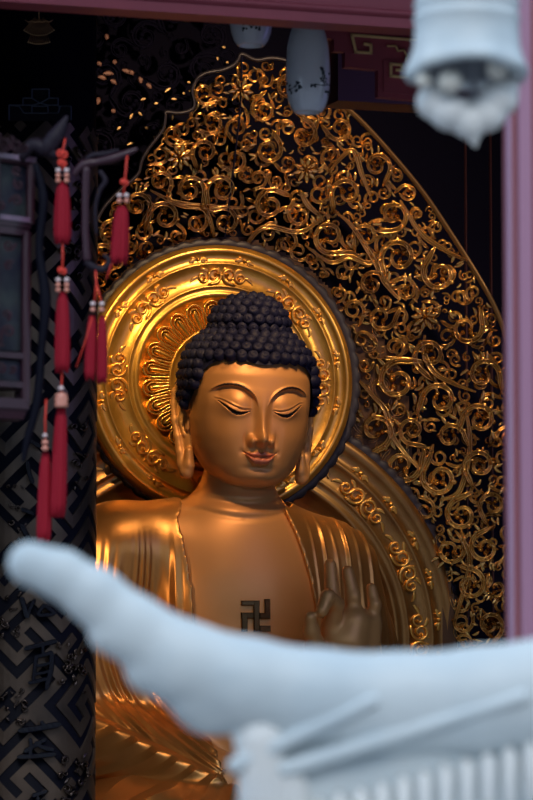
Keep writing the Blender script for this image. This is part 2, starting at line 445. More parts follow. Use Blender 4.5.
def smooth_poly(P, k=6):
    P = np.array(P, float); out = []
    for i in range(len(P)-1):
        p0 = P[max(i-1, 0)]; p1 = P[i]; p2 = P[i+1]; p3 = P[min(i+2, len(P)-1)]
        for t in np.linspace(0, 1, k, endpoint=False):
            out.append(.5*((2*p1)+(-p0+p2)*t+(2*p0-5*p1+4*p2-p3)*t*t+(-p0+3*p1-3*p2+p3)*t**3))
    out.append(P[-1]); return np.array(out)
HC = (218.0, 380.0); BC = (212.0, 642.0)
def free_r(x, y):
    d = edge_dist(x, y)-1.0
    d = min(d, math.hypot(x-HC[0], y-HC[1])-141, math.hypot(x-BC[0], y-BC[1])-240)
    return d
big = [(399, 257, 20, 1), (440, 274, 19, -1), (381, 317, 15, 1), (466, 328, 18, 1), (398, 381, 22, -1), (425, 317, 0, 1),
       (430, 210, 15, 1), (393, 215, 17, -1), (347, 193, 17, 1), (330, 236, 19, 1), (366, 236, 14, 1), (306, 170, 0, 1), (340, 128, 14, -1),
       (303, 135, 15, 1), (270, 205, 17, -1), (300, 215, 13, -1), (268, 150, 15, 1), (264, 245, 10, 1), (222, 190, 17, 1), (190, 190, 16, -1),
       (205, 93, 14, 1), (241, 90, 0, 1), (264, 110, 14, -1), (211, 122, 13, -1), (237, 128, 11, 1), (174, 135, 12, 1), (180, 157, 0, 1), (205, 152, 14, 1), (235, 160, 13, -1), (160, 182, 13, -1),
       (165, 217, 17, 1), (137, 205, 15, -1), (113, 230, 15, 1), (196, 222, 12, 1), (440, 400, 19, 1), (430, 355, 18, 1), (483, 375, 18, -1), (480, 420, 18, 1), (450, 437, 15, -1),
       (362, 340, 14, -1), (365, 365, 12, 1), (364, 393, 13, 1), (375, 430, 20, -1), (412, 430, 15, 1), (402, 465, 20, 1), (440, 478, 20, -1), (480, 465, 17, 1), (372, 465, 12, -1), (425, 510, 17, 1), (462, 515, 18, -1), (493, 505, 15, 1),
       (450, 550, 16, 1), (485, 548, 17, -1), (470, 585, 17, 1), (497, 588, 12, -1), (462, 622, 15, 1), (490, 625, 15, -1), (350, 262, 12, 1), (372, 284, 14, -1), (405, 290, 13, 1)]
circ = []
for (x, y, r, hnd) in big:
    if r == 0: circ.append((x, y, 15 if x > 400 else 14, 0)); continue
    circ.append((x, y, min(r, max(5, free_r(x, y)+1)), hnd))
def pack(radii, tries):
    for R in radii:
        for _ in range(tries):
            x = rng.uniform(92, 526); y = rng.uniform(50, 720)
            if not inside(np.array([x]), np.array([y]))[0]: continue
            A = np.array([(c[0], c[1], c[2]) for c in circ])
            d = (np.hypot(A[:, 0]-x, A[:, 1]-y)-A[:, 2]).min()
            if d < R*.93: continue
            if free_r(x, y) < R*.9: continue
            circ.append((x, y, R, 1 if rng.random() < .5 else -1))
pack([15, 12, 10], 500); pack([8, 6.5, 5.2, 4.2, 3.3], 2600)
rel = Relief()
A = np.array(circ)
flowers = [c for c in circ if c[3] == 0]
for i, (x, y, r, hnd) in enumerate(circ):
    if hnd == 0: continue
    d = np.hypot(A[:, 0]-x, A[:, 1]-y)-A[:, 2]; d[i] = 1e9
    j = int(np.argmin(np.where(A[:, 2] >= r, d, d+8))); a0 = math.atan2(A[j, 1]-y, A[j, 0]-x)
    b0 = rng.uniform(-.004, .006)+(.012 if r > 13 else 0)
    if r > 5: rel.scroll((x, y), r*1.04, hnd, a0-hnd*.3, turns=rng.uniform(1.0, 1.35), wf=.17, h=.026, base=b0, tail=.45 if r > 9 else .3)
    else:
        if rng.random() < .5: rel.leaf((x-r*.9*math.cos(a0), y-r*.9*math.sin(a0)), a0, r*2, r*.38, .015, rng.uniform(-1.5, 1.5), b0)
        else: rel.scroll((x, y), r, hnd, a0, turns=.9, wf=.2, h=.014, inner=False, base=b0, prof=Relief.SIMPLE, budf=.3)
# long flowing stems
STEMS = [[(420, 470), (395, 440), (385, 410), (372, 395), (352, 372)], [(425, 335), (424, 352), (434, 372), (455, 384), (476, 392)], [(397, 232), (372, 262), (350, 257), (330, 262), (305, 245)],
         [(400, 300), (385, 283), (375, 262), (352, 226), (335, 212)], [(236, 262), (262, 228), (300, 232), (325, 215)], [(170, 200), (190, 205), (215, 207), (245, 208)], [(300, 190), (308, 205), (322, 217)],
         [(330, 170), (352, 150), (362, 175), (372, 200)], [(400, 200), (420, 232), (445, 250), (470, 262)], [(440, 500), (460, 490), (470, 445), (465, 405)], [(455, 620), (470, 560), (455, 530)], [(215, 240), (205, 210), (180, 205), (150, 190)]]
circ1 = list(circ); circ = []
circ.append((0, 0, 1, 1))
pack([10, 8], 900); pack([6, 4.6], 2500)
for (x, y, r, hnd) in circ[1:]:
    rel.scroll((x, y), r*1.05, hnd, rng.uniform(0, 6.28), turns=1.2, wf=.19, h=.014, base=-.03, tail=.4)
circ = circ1
for (x, y, r, hnd) in circ:
    if r > 8:
        for _ in range(5):
            a = rng.uniform(0, 6.28); rel.leaf((x+r*.85*math.cos(a), y+r*.85*math.sin(a)), a+rng.uniform(-.8, .8), r*.55, r*.11, .018, rng.uniform(-1.2, 1.2), .008)
for st in STEMS:
    P = smooth_poly(st, 8); t = np.linspace(0, 1, len(P))
    rel.ribbon(P, 3.0*np.sin(PI*(t*.85+.1))+.4, .02, None, .016)
rel.build('scrollwork', M['carve'], surf, mroot)
for f in flowers:
    fr = Relief(); fr.flower((f[0], f[1]), f[2]*.95, .026, 9, .012, rng.uniform(0, 1)); fr.flower((f[0], f[1]), f[2]*.55, .024, 6, .03, .3)
    fr.build('flower', M['carve'], surf, mroot)
# bronze backing sheets near the haloes (relief on plate there)
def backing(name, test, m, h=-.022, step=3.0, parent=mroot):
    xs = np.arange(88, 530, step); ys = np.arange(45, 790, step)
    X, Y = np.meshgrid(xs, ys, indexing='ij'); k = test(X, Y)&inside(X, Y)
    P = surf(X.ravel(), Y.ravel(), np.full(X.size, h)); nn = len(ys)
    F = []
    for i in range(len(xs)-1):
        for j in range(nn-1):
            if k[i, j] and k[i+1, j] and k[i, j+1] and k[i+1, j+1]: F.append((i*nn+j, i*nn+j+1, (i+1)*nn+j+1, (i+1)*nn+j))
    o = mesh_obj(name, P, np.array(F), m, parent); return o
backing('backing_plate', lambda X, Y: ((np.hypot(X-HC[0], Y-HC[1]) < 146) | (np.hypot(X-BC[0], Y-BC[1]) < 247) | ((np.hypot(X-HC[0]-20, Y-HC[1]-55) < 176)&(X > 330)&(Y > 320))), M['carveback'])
# rims
r1 = Relief(); P = smooth_poly(OUT_L+OUT_T[1:], 5); r1.ribbon(P, 2.1, .035, Relief.SIMPLE, .01); r1.build('scalloped_rim', M['rim'], surf, mroot)
r2 = Relief(); P = smooth_poly(OUT_R, 6); r2.ribbon(P, 2.6, .03, [(-1, -.9), (-1, .4), (-.5, 1), (0, .4), (.7, .6), (1, -.9)], .01); r2.build('rim', M['rimgold'], surf, mroot)
r3 = Relief(); P = smooth_poly([(242, 56), (240, 110), (232, 180), (224, 246)], 6); r3.ribbon(P, .9, .004, Relief.SIMPLE, .03); r3.build('seam_strip', M['void'], surf, mroot)

# ------------------------------------------------------------------ haloes
def plane_map(c, Y, ax=1.0, tilt=0.0):
    C = atY(c[0], c[1], Y); s = math.hypot(C[0]-CAM[0], C[1]-CAM[1])*math.cos(0)/FPX
    def mp(u, v, h):
        u = np.asarray(u, float); v = np.asarray(v, float); h = np.asarray(h, float)
        return np.stack([C[0]+u*s*ax/math.cos(YAW)*.99, np.full(u.shape, C[1])-h, C[2]-v*s], -1)
    return mp
def disc_rings(rings, seg=160, a=(0, 2*PI)):
    Q = []; t = np.linspace(a[0], a[1], seg+1)
    for r, h in rings: Q.append(np.stack([r*np.cos(t), r*np.sin(t), np.full(seg+1, h)], 1))
    n = len(rings); k = seg+1
    i = np.arange(n-1)[:, None]*k+np.arange(seg)[None]
    F = np.stack([i, i+k, i+k+1, i+1], -1).reshape(-1, 4)
    return np.concatenate(Q), F
def ornament(ang, r, L, Hh, kind='big', base=.004):
    """symmetrical scroll ornament lying along the ring"""
    R = Relief()
    if kind == 'big':
        for s in (-1, 1):
            R.scroll((s*L*.30, 0), Hh*.62, s, PI/2 if s > 0 else PI/2, turns=1.3, wf=.2, h=.02, inner=True, prof=Relief.SIMPLE, base=base, tail=.3, budf=.22)
            R.scroll((s*L*.72, Hh*.05), Hh*.46, -s, PI if s > 0 else 0, turns=1.15, wf=.22, h=.018, inner=False, prof=Relief.SIMPLE, base=base, tail=.3, budf=.25)
            R.leaf((s*L*.48, -Hh*.2), math.atan2(-1, s*.6), Hh*.6, Hh*.12, .008, s*1.2, base)
            R.leaf((s*L*.9, 0), 0 if s > 0 else PI, Hh*.7, Hh*.12, .008, s*.9, base)
            R.leaf((s*L*.05, Hh*.1), math.atan2(-.9, s*.5), Hh*.65, Hh*.12, .009, -s*.8, base)
        R.bud((0, 0), Hh*.2, .013, base=base)
    else:
        R.bud((0, 0), Hh*.34, .012, base=base)
        for s in (-1, 1):
            R.leaf((s*Hh*.3, 0), 0 if s > 0 else PI, L*.75, Hh*.3, .008, s*.5, base)
            R.leaf((s*Hh*.3, 0), s*.7 if s > 0 else PI+.7, L*.5, Hh*.22, .008, s*.5, base)
            R.bud((s*L*.55, Hh*.3), Hh*.15, .009, 6, base)
    th = ang
    for q in R.q:
        u = q[:, 0].copy(); v = q[:, 1].copy()
        phi = th+u/r; rr = r-v
        q[:, 0] = rr*np.cos(phi); q[:, 1] = rr*np.sin(phi)
    return R
hm = plane_map((221.0, 380.0), H[1]+.50, .985)
Q, F = disc_rings([(.5, 0), (48, 0), (50, .004), (51.5, .016), (53.5, .016), (54.5, -.012), (81, -.014), (82.5, .003), (85, .012), (88, .014), (89, .006), (93, .006), (93.6, .011), (95, .011), (95.6, .006),
                   (116, .006), (116.6, .011), (118, .011), (118.6, .005), (127, .005), (128, .014), (130.5, .020), (133, .014), (134, .006), (136, .004), (137, -.05), (134, -.06), (.5, -.06)], 220)
hdisc = mesh_obj('head_halo', hm(Q[:, 0], Q[:, 1], Q[:, 2]), F, M['halo'], mroot)
for k in range(8): ornament(-PI/2+k*PI/4, 105.5, 27, 15, 'big', .006).build('scroll_ornament', M['orn'], hm, hdisc)
for k in range(16): ornament(-PI/2+(k+.5)*PI/8, 122.8, 11, 7, 'small', .005).build('leaf_ornament', M['orn'], hm, hdisc)
NP = 24
for k in range(NP):
    a = (k+.5)*2*PI/NP; R = Relief()
    # lotus petal: outer rim loop and swelling centre
    t = np.linspace(0, 1, 22); hw = 7.1
    loop = [(53, -5.2), (62, -6.6), (69, -8.0)]+[(71+9.0*math.sin(x), -8.3*math.cos(x)) for x in np.linspace(.15, PI-.15, 11)]+[(69, 8.0), (62, 6.6), (53, 5.2)]
    R.ribbon(loop, 1.35, .018, Relief.SIMPLE, -.002)
    lp = [(54, -2.6), (62, -3.6), (69, -4.7)]+[(70.5+5.4*math.sin(x), -4.8*math.cos(x)) for x in np.linspace(.15, PI-.15, 9)]+[(69, 4.7), (62, 3.6), (54, 2.6)]
    R.ribbon(lp, 1.0, .018, Relief.SIMPLE, .0)
    R.ribbon([(54, 0), (58, 0), (63, 0), (68, 0), (72, 0), (74, 0)], [1.8, 2.2, 2.8, 3.4, 3.0, .4], .018, [(-1, -.3), (-.8, .3), (-.4, .8), (0, 1), (.4, .8), (.8, .3), (1, -.3)], .004)
    for q in R.q:
        u = q[:, 0].copy(); v = q[:, 1].copy(); q[:, 0] = u*math.cos(a)-v*math.sin(a); q[:, 1] = u*math.sin(a)+v*math.cos(a)
    R.build('petal', M['petal'], hm, hdisc)
bm_ = plane_map(BC, H[1]+.60, 1.045)
Q, F = disc_rings([(150, -.01), (176, -.005), (178, .012), (182, .016), (184, .004), (190, .004), (191, .010), (193, .010), (194, .004), (214, .004), (215, .012), (218, .012), (219, .003),
                   (229, .003), (231, .014), (236, .020), (240, .012), (242, .004), (243, -.05), (150, -.06)], 260)
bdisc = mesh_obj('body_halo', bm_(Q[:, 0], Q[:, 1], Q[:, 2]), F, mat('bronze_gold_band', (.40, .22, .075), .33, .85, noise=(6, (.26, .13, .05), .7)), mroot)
for deg in (-44, -22, 0, -66, -88, -110, -132, -154):
    ornament(math.radians(deg), 204, 30, 17, 'big', .004).build('scroll_ornament', M['orn'], bm_, bdisc)
for deg in range(-165, 12, 11): ornament(math.radians(deg+5.5), 223.5, 12, 8, 'small', .003).build('leaf_ornament', M['orn'], bm_, bdisc)
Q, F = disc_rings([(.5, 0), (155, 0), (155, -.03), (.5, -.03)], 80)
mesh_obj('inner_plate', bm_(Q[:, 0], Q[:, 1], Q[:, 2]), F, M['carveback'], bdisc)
# wavy dark borders round the haloes
def wavy(name, c, r0, r1, n, Y, a0, a1, amp=2.2, ax=1.0):
    seg = n*10; t = np.linspace(a0, a1, seg+1); Q = []
    for f_, h_ in ((0, .0), (.3, .012), (.8, .016), (1, .004), (1.0, -.03)):
        r = r0+(r1-r0)*f_+(amp*(np.abs(np.sin(t*n/(a1-a0)*PI))-.5) if f_ >= .8 else 0); Q.append(np.stack([r*np.cos(t), r*np.sin(t), np.full(seg+1, h_)], 1))
    i = np.arange(4)[:, None]*(seg+1)+np.arange(seg)[None]; F = np.stack([i, i+seg+1, i+seg+2, i+1], -1).reshape(-1, 4); Q = np.concatenate(Q)
    mesh_obj(name, plane_map(c, Y, ax)(Q[:, 0], Q[:, 1], Q[:, 2]), F, M['rim'], mroot)
wavy('wavy_border', (221.0, 380.0), 132, 142, 56, H[1]+.58, 0, 2*PI)
wavy('wavy_border', BC, 236, 249, 70, H[1]+.625, -PI*1.02, PI*.02, 2.2, 1.045)

# ================================================================== the statue
sroot = thing('buddha_statue', 'large gilded seated Buddha statue with dark curled hair and lowered eyes', 'statue', (H[0], H[1], H[2]-2.33))

# ---- head
rows = np.array([(-81, 1, 31, 27, 29), (-80, 13, 42, 10, 27), (-77, 25, 50, -5, 23), (-70, 36, 55.5, -20, 17), (-60, 46, 57.5, -35, 10), (-45, 53.5, 58.5, -50, 5), (-30, 57.5, 59.5, -60, 2), (-15, 60, 60, -66, 0), (0, 61, 60, -70, 0),
                 (15, 61.5, 59.5, -72, 0), (30, 61, 57, -73, 0), (45, 58, 51, -72, -3), (58, 51, 41, -66, -6), (70, 38, 27, -54, -9), (78, 22, 10, -36, -10), (82, 1, -9, -11, -10)], float)
def head_rows(n):
    s = np.concatenate([[0], np.cumsum(np.hypot(np.diff(rows[:, 0]), np.diff(rows[:, 2])))])
    u = np.linspace(0, s[-1], 600); R = np.stack([np.interp(u, s, rows[:, i]) for i in range(5)], 1)
    k = np.exp(-np.linspace(-2.2, 2.2, 31)**2); k /= k.sum()
    Rp = np.concatenate([2*R[:1]-R[15:0:-1], R, 2*R[-1:]-R[-2:-17:-1]])
    R = np.stack([np.convolve(Rp[:, i], k, 'valid') for i in range(5)], 1)
    R[:, 1] = np.maximum(R[:, 1], .2)
    v = np.linspace(0, 599, n); return np.stack([np.interp(v, np.arange(600), R[:, i]) for i in range(5)], 1)
def head_pt(row, phi, off=0.0):
    z, hw, f, b_, c = row; e = 2/2.25
    sx = np.sin(phi); cx = np.cos(phi)
    x = (hw+off)*np.sign(sx)*np.abs(sx)**e
    y = c+np.where(cx > 0, (f-c+off)*np.abs(cx)**e, -(c-b_+off)*np.abs(cx)**e)
    return x, y
G = lambda x, s: np.exp(-(x/s)**2)
ZB = lambda a: np.interp(a, [0, 5, 7, 10, 14, 19, 25, 31, 38, 44, 48, 54], [-8, 1, 6, 10.5, 14, 17, 19.3, 20, 19.3, 17, 14.5, 9])
ZC = lambda a: np.interp(a, [8, 12, 16, 20, 24, 28, 32, 36, 40, 45], [-4.5, -4.2, -4.6, -4.4, -3.4, -2.0, .2, 2.4, 4.2, 5.6])     # fold of the upper lid
ZL = lambda a: np.interp(a, [11, 14, 18, 22, 26, 30, 34, 38, 42, 45], [-5.2, -7.2, -9.2, -10.4, -10.4, -8.6, -5.2, -1.6, 2.4, 5.0])   # lower lid
ZU = lambda a: np.interp(a, [11, 14, 18, 22, 26, 30, 34, 38, 42, 45], [-4.8, -5.9, -6.9, -7.3, -6.8, -5.0, -2.3, .6, 3.3, 5.2])     # lash edge of the upper lid
ZM = lambda a: np.interp(a, [0, 3, 7, 12, 16, 19, 22], [-50.3, -49.6, -50.2, -49.0, -47.2, -45.6, -44.8])
UPH = lambda a: np.interp(a, [0, 4, 6, 10, 15, 19], [3.6, 5.0, 4.8, 3.4, 1.6, 0])
LOH = lambda a: np.interp(a, [0, 5, 9, 13, 16, 18], [8.2, 8.0, 6.6, 4.2, 2.0, 0])
def face(x, z):
    a = np.abs(x); d = np.zeros_like(x)
    # eye socket under a crisp brow
    zb = ZB(a)
    und = np.clip(zb-z, 0, None)
    lat = sm((a-4)/8)*(1-sm((a-40)/12))
    d -= 5.2*sm(und/3.2)*np.exp(-(und/26)**2)*lat*(a < 60)
    d += .9*G(z-zb-.6, 1.7)*sm((a-3)/6)*(1-sm((a-46)/6))
    # lid bulge
    q = ((a-27)/18.5)**2+((z-2.0)/12.5)**2
    d += 6.3*np.exp(-q**1.35)*1.0
    zc = ZC(a); zu = ZU(a); zl = ZL(a)
    em = sm((a-10)/3)*(1-sm((a-43)/3))
    d += em*(-1.0*G(z-zc, .8)+.55*G(z-zc-1.5, 1.2))
    slit = em*sm((zu-z)/.7)*sm((z-zl)/1.4); d -= 2.8*slit
    d += em*(.3*G(z-zl+1.2, 1.8))
    d += em*.7*G(z-zu-.9, .9)
    # cheeks
    d += 2.6*np.exp(-((a-34)/20)**2-((z+32)/20)**2)
    d -= 1.2*np.exp(-((a-16)/5)**2-((z+36)/14)**2)
    # nose
    hz = np.interp(z, [-39, -36, -33, -29, -24, -15, -5, 3, 10, 18, 30], [0, 5, 12.5, 15.2, 14.0, 10.4, 7.2, 5.6, 4.2, 1.8, 0])
    wz = np.interp(z, [-45, -36, -31, -24, -12, 0, 8, 16, 30], [5.4, 5.6, 5.8, 5.6, 5.0, 5.2, 6.6, 9, 14])
    rdg = hz*np.exp(-(a/wz)**2.4)
    tip = 19.5*np.exp(-((a/6.6)**2+((z+33.2)/np.where(z < -33.2, 7.4, 9.5))**2)**1.35)
    wing = 12.5*np.exp(-(((a-9.8)/4.5)**2+((z+34.6)/5.8)**2)**1.5)
    col_ = 8.5*np.exp(-(a/3.2)**2-((z+39.5)/4.2)**4)
    m_ = 3.5
    nose = (np.log(np.exp(rdg/m_)+np.exp(tip/m_)+np.exp(wing/m_)*.9+np.exp(col_/m_))-math.log(3.9))*m_
    d += nose
    d -= 1.6*np.exp(-(((a-15.3)/1.8)**2+((z+34)/6)**2))
    # mouth
    a0_ = a; a = a*1.13
    zm = ZM(a); mm = 1-sm((a-14)/6)
    uh = UPH(a)+.01; lh = LOH(a)+.01
    d += 2.2*np.exp(-(a/24)**2-((z+51)/15)**2)
    tu = (z-zm)/uh; d += mm*np.where((tu > 0)&(tu < 1.35), 2.9*np.sin(np.clip(tu/1.35, 0, 1)**.75*PI)**.8, 0)*(a < 21)*np.clip(uh/3, 0, 1)
    tl = (zm-z)/lh; d += mm*np.where((tl > 0)&(tl < 1.2), 4.6*np.sin(np.clip(tl/1.2, 0, 1)**.8*PI)**.8, 0)*(a < 20)*np.clip(lh/4, 0, 1)
    d -= 2.0*G(z-zm, .9)*(1-sm((a-17)/4))
    d -= 1.3*np.exp(-((a-20.5)/3.2)**2-((z+45.5)/3.5)**2)
    a = a0_
    d -= 1.1*G(a, 1.7)*sm((z+46.5)/2)*sm((-40.5-z)/3)
    d += .8*G(a-3.2, 1.3)*sm((z+46.5)/2)*sm((-40.5-z)/3)
    d -= 2.2*np.exp(-(a/13)**2-((z+61.0)/2.9)**2)
    d += 2.4*np.exp(-(a/13)**2-((z+70)/6.5)**2)
    return d
PITH = math.radians(3.0); ROLL = math.radians(2.4); YH = math.radians(2.8)
def head_rot(V):
    x, y, z = V[:, 0], V[:, 1], V[:, 2]
    # bow forward, roll, small turn; pivot near the neck
    zz = z+60; y2 = y*math.cos(PITH)+zz*math.sin(PITH)*0; z2 = zz-0*y
    y2 = y*math.cos(PITH)+zz*math.sin(PITH); z2 = -y*math.sin(PITH)+zz*math.cos(PITH)
    x3 = x*math.cos(ROLL)+z2*math.sin(ROLL); z3 = -x*math.sin(ROLL)+z2*math.cos(ROLL)
    x4 = x3*math.cos(YH)-y2*math.sin(YH); y4 = x3*math.sin(YH)+y2*math.cos(YH)
    return np.stack([x4-3.0, y4-3, z3-60+3.2], 1)
NR, NA = 460, 560
HR = head_rows(NR)
tt = np.linspace(-PI, PI, NA, endpoint=False); ph = tt-.42*np.sin(tt)            # denser to the front
V = np.zeros((NR, NA, 3))
for i in range(NR):
    x, y = head_pt(HR[i], ph); V[i, :, 0] = x; V[i, :, 1] = y; V[i, :, 2] = HR[i, 0]
fx = V[..., 0]; fz = V[..., 2]; wt = sm((np.cos(ph)[None]+.05)/.35)*np.ones_like(fx)
D = face(fx, fz)*wt*sm((fz+80)/8)
V[..., 1] += D
NXT = (np.arange(NA)+1) % NA
i = np.arange(NR-1)[:, None]*NA
Fh = np.stack([i+np.arange(NA)[None], i+NXT[None], i+NA+NXT[None], i+NA+np.arange(NA)[None]], -1).reshape(-1, 4)
ax_ = np.abs(fx); front = (np.cos(ph)[None] > .15)&np.ones_like(fx, bool)
browm = front&(np.abs(fz-ZB(ax_)+.1) < np.interp(ax_, [0, 7, 12, 20, 40, 48.5], [0, .15, .6, 1.15, 1.0, .2]))&(ax_ > 7)&(ax_ < 48.5)
slit_shade = front&(fz < ZU(ax_)-.0)&(fz > ZL(ax_)+.1)&(ax_ > 11.5)&(ax_ < 42.5)  # eye slit painted dark: its shadow together with the lash line
al_ = ax_*1.13; lipm = front&(al_ < 18)&(((fz > ZM(al_)+.4)&(fz < ZM(al_)+UPH(al_)*.98)) | ((fz < ZM(al_)-.3)&(fz > ZM(al_)-LOH(al_)*.92)))
midx = np.zeros(fx.shape, int); midx[browm | slit_shade] = 1; midx[lipm] = 2
fm = midx[:-1].ravel()
headV = head_rot(V.reshape(-1, 3)); headF = Fh[:, ::-1]

# ---- ears
def ear(side):
    # ear plane: p runs outward/back, q up, t thickness
    P = grid((-12, -84, -12), (30, 26, 12), 1.0)
    rim = [(1, 6, 2), (2, 14, 2.5), (8, 19.5, 2.8), (15, 19, 3), (20, 12, 3.2), (20.5, 0, 3.4), (18.5, -16, 3.6), (16, -32, 4.0), (14, -48, 4.8), (12, -60, 6.0), (8.5, -67, 6.4), (4.5, -60, 5.4), (3, -46, 4.0)]
    f = None
    for k in range(len(rim)-1):
        a, b_ = rim[k], rim[k+1]; c = cap(P, (a[0], a[1], 1.5), (b_[0], b_[1], 1.5), a[2], b_[2]); f = c if f is None else smin(f, c, 2.5)
    f = smin(f, cap(P, (4, -4, 1), (12, 8, 0), 2.2, 2.0), 2)
    f = smin(f, cap(P, (9, 10, 0), (13, -14, .5), 1.8, 1.8), 2)
    f = smin(f, cap(P, (13, -14, .5), (8, -30, 1), 1.8, 2.2), 2)
    f = smin(f, cap(P, (0, -14, 1.5), (3, -24, 1.5), 3.2, 2.6), 2)
    pl = np.maximum(np.maximum(ell(P, (9, -2, -2), (13, 22, 2.6)), -99), -99)
    f = smin(f, pl, 2)
    f = smin(f, ell(P, (8, -42, -1.5), (8, 30, 2.8)), 2)
    V, F = surface_nets(f, (-12, -84, -12), 1.0)
    p, q, t = V[:, 0], V[:, 1], V[:, 2]
    a = math.radians(38)                                 # ear plate turned from the side of the head
    out = p*math.sin(a)-t*math.cos(a)*-1; back = -p*math.cos(a)+t*math.sin(a)*1
    x = side*(57.5+out-.10*np.maximum(-q-20, 0)*.9); y = -4+back+.18*np.maximum(-q, 0)*1.0
    W = np.stack([x, y, q-1], 1)
    if side > 0: F = F[:, ::-1]
    return head_rot(W), F
eL, eR = ear(-1), ear(1)

# ---- torso, arms, legs (signed distances)
def torso(P):
    f = cap(P, (-6, -8, -55), (-9, -16, -115), 37, 40)
    # necklines
    sh = smin(cap(P, (-112, -24, -142), (-9, -22, -130), 46, 48), cap(P, (-9, -22, -128), (80, -22, -150), 50, 42), 20)
    f = smin(f, sh, 26)
    f = smin(f, ell(P, (-9, -2, -205), (98, 62, 112)), 25)
    f = smin(f, ell(P, (-9, 6, -320), (108, 78, 105)), 30)
    f = smin(f, cap(P, (-138, -24, -148), (-184, -12, -305), 50, 46), 22)
    f = smin(f, ell(P, (-118, -10, -275), (48, 42, 75)), 14)
    f = smin(f, cap(P, (98, -22, -165), (128, -8, -310), 44, 42), 22)
    return f
def legs(P):
    f = ell(P, (-9, 60, -418), (270, 150, 62))
    f = smin(f, cap(P, (-178, -8, -320), (-62, 105, -366), 46, 36), 14)
    return f
def rarm(P): return cap(P, (130, -8, -318), (80, 100, -300), 38, 22)
h = 2.2; lo = (-300, -110, -486); hi = (280, 220, -40)
P = grid(lo, hi, h)
T = torso(P)
# neck creases
rr = P[..., 2]
base = smin(T, legs(P), 12); base = smin(base, rarm(P), 14)
xl = np.interp(P[..., 2], [-330, -230, -160, -110, -80, -60], [-68, -67, -71, -76, -60, -50])
xr = np.interp(P[..., 2], [-330, -250, -200, -160, -120, -90, -72], [62, 60, 55, 47, 36, 26, 20])
openr = np.maximum(np.maximum(xl-P[..., 0], P[..., 0]-xr), -18-P[..., 1])      # <0 inside the open front of the robe
openr = np.maximum(openr, -(P[..., 2]+345))
neckcut = np.hypot(P[..., 0]+9, (P[..., 1]+14)*1.0)-np.interp(P[..., 2], [-140, -105, -84, -60], [30, 50, 58, 62])
neckcut = np.maximum(neckcut, -112-P[..., 2])
hole = np.minimum(openr, neckcut)
body = base+2.0
crease = lambda c, rad: None
bv, bf = surface_nets(body, lo, h)
# crease lines of the neck and collar (real grooves)
zz = bv[:, 2]; xx = bv[:, 0]; yy = bv[:, 1]
frontn = sm((yy+10)/30)
for zc0, amp in ((-86, 2.6), (-101, 2.2)):
    g = zz-(zc0-8*np.clip(1-((xx+8)/44)**2, 0, 1)); k = frontn*amp*(np.exp(-(g/2.6)**2)-.8*np.exp(-((g-5)/4)**2))
    bv[:, 1] -= k*.9
robe = np.maximum(base-2.8, -(base+3.5))
robe = np.maximum(robe, -(hole-1.0))
robe = np.maximum(robe, -(np.minimum(cap(P, (80, 100, -300), (60, 140, -290), 24, 24), cap(P, (-66, 100, -364), (-20, 150, -385), 34, 36)) ))
rv, rf = surface_nets(robe, lo, h)
# folds pressed into the robe
def normals(V, F):
    n = np.cross(V[F[:, 2]]-V[F[:, 0]], V[F[:, 3]]-V[F[:, 1]]); N = np.zeros_like(V)
    for k in range(4): np.add.at(N, F[:, k], n)
    return N/(np.linalg.norm(N, axis=1)[:, None]+1e-9)
def subdivide(V, F):
    E = np.concatenate([F[:, [0, 1]], F[:, [1, 2]], F[:, [2, 3]], F[:, [3, 0]]]); Es = np.sort(E, 1)
    U, inv = np.unique(Es, axis=0, return_inverse=True); inv = inv.reshape(4, -1)
    n = len(V); ev = (V[U[:, 0]]+V[U[:, 1]])/2; fc = V[F].mean(1); m = len(U)
    e = [n+inv[k] for k in range(4)]; c = n+m+np.arange(len(F))
    F2 = np.concatenate([np.stack([F[:, 0], e[0], c, e[3]], 1), np.stack([F[:, 1], e[1], c, e[0]], 1), np.stack([F[:, 2], e[2], c, e[1]], 1), np.stack([F[:, 3], e[3], c, e[2]], 1)])
    return np.concatenate([V, ev, fc]), F2
def relax(V, F, it=2, lam=.5):
    E = np.concatenate([F[:, [0, 1]], F[:, [1, 2]], F[:, [2, 3]], F[:, [3, 0]]])
    for _ in range(it):
        S = np.zeros_like(V); c = np.zeros(len(V)); np.add.at(S, E[:, 0], V[E[:, 1]]); np.add.at(S, E[:, 1], V[E[:, 0]]); np.add.at(c, E[:, 0], 1); np.add.at(c, E[:, 1], 1)
        V = V*(1-lam)+lam*S/c[:, None]
    return V
rv = relax(rv, rf, 6); rv, rf = subdivide(rv, rf); rv = relax(rv, rf, 1)
bv = relax(bv, bf, 2)
N = normals(rv, rf); x, y, z = rv[:, 0], rv[:, 1], rv[:, 2]
def ridge(s, sharp=2.2):                # sharp ridges, soft valleys, period 1
    q = np.abs(((s+.5) % 1)-.5)*2; return 1-q**(1/sharp)
disp = np.zeros(len(rv))
fwd = sm((y+45)/25)
# left sleeve and breast: vertical folds, deepening downward
s1 = (x+.16*(z+150)*((x+120)/100))/11.5*1.45+.5*np.sin(z*.017)+.35*np.sin(x*.11)
m1 = sm((-115-z)/70)*sm((-76-x)/10)*sm((z+262)/40)
disp += 3.2*m1*ridge(s1, .8)*(.55+.45*np.sin(x*.19+z*.01))
# right side: long thin ridges falling from the shoulder
s2 = (x-.0-18*np.sin(np.clip((-z-90)/260, 0, 1)*PI*.5))/13.0
m2 = sm((x-44)/10)*sm((-98-z)/30)*sm((z+345)/30)
disp += 3.0*m2*np.clip(1-4.2*np.abs(((s2+.12*np.sin(z*.02)+.5) % 1)-.5), 0, 1)**1.2*(.65+.35*np.sin(x*.21))
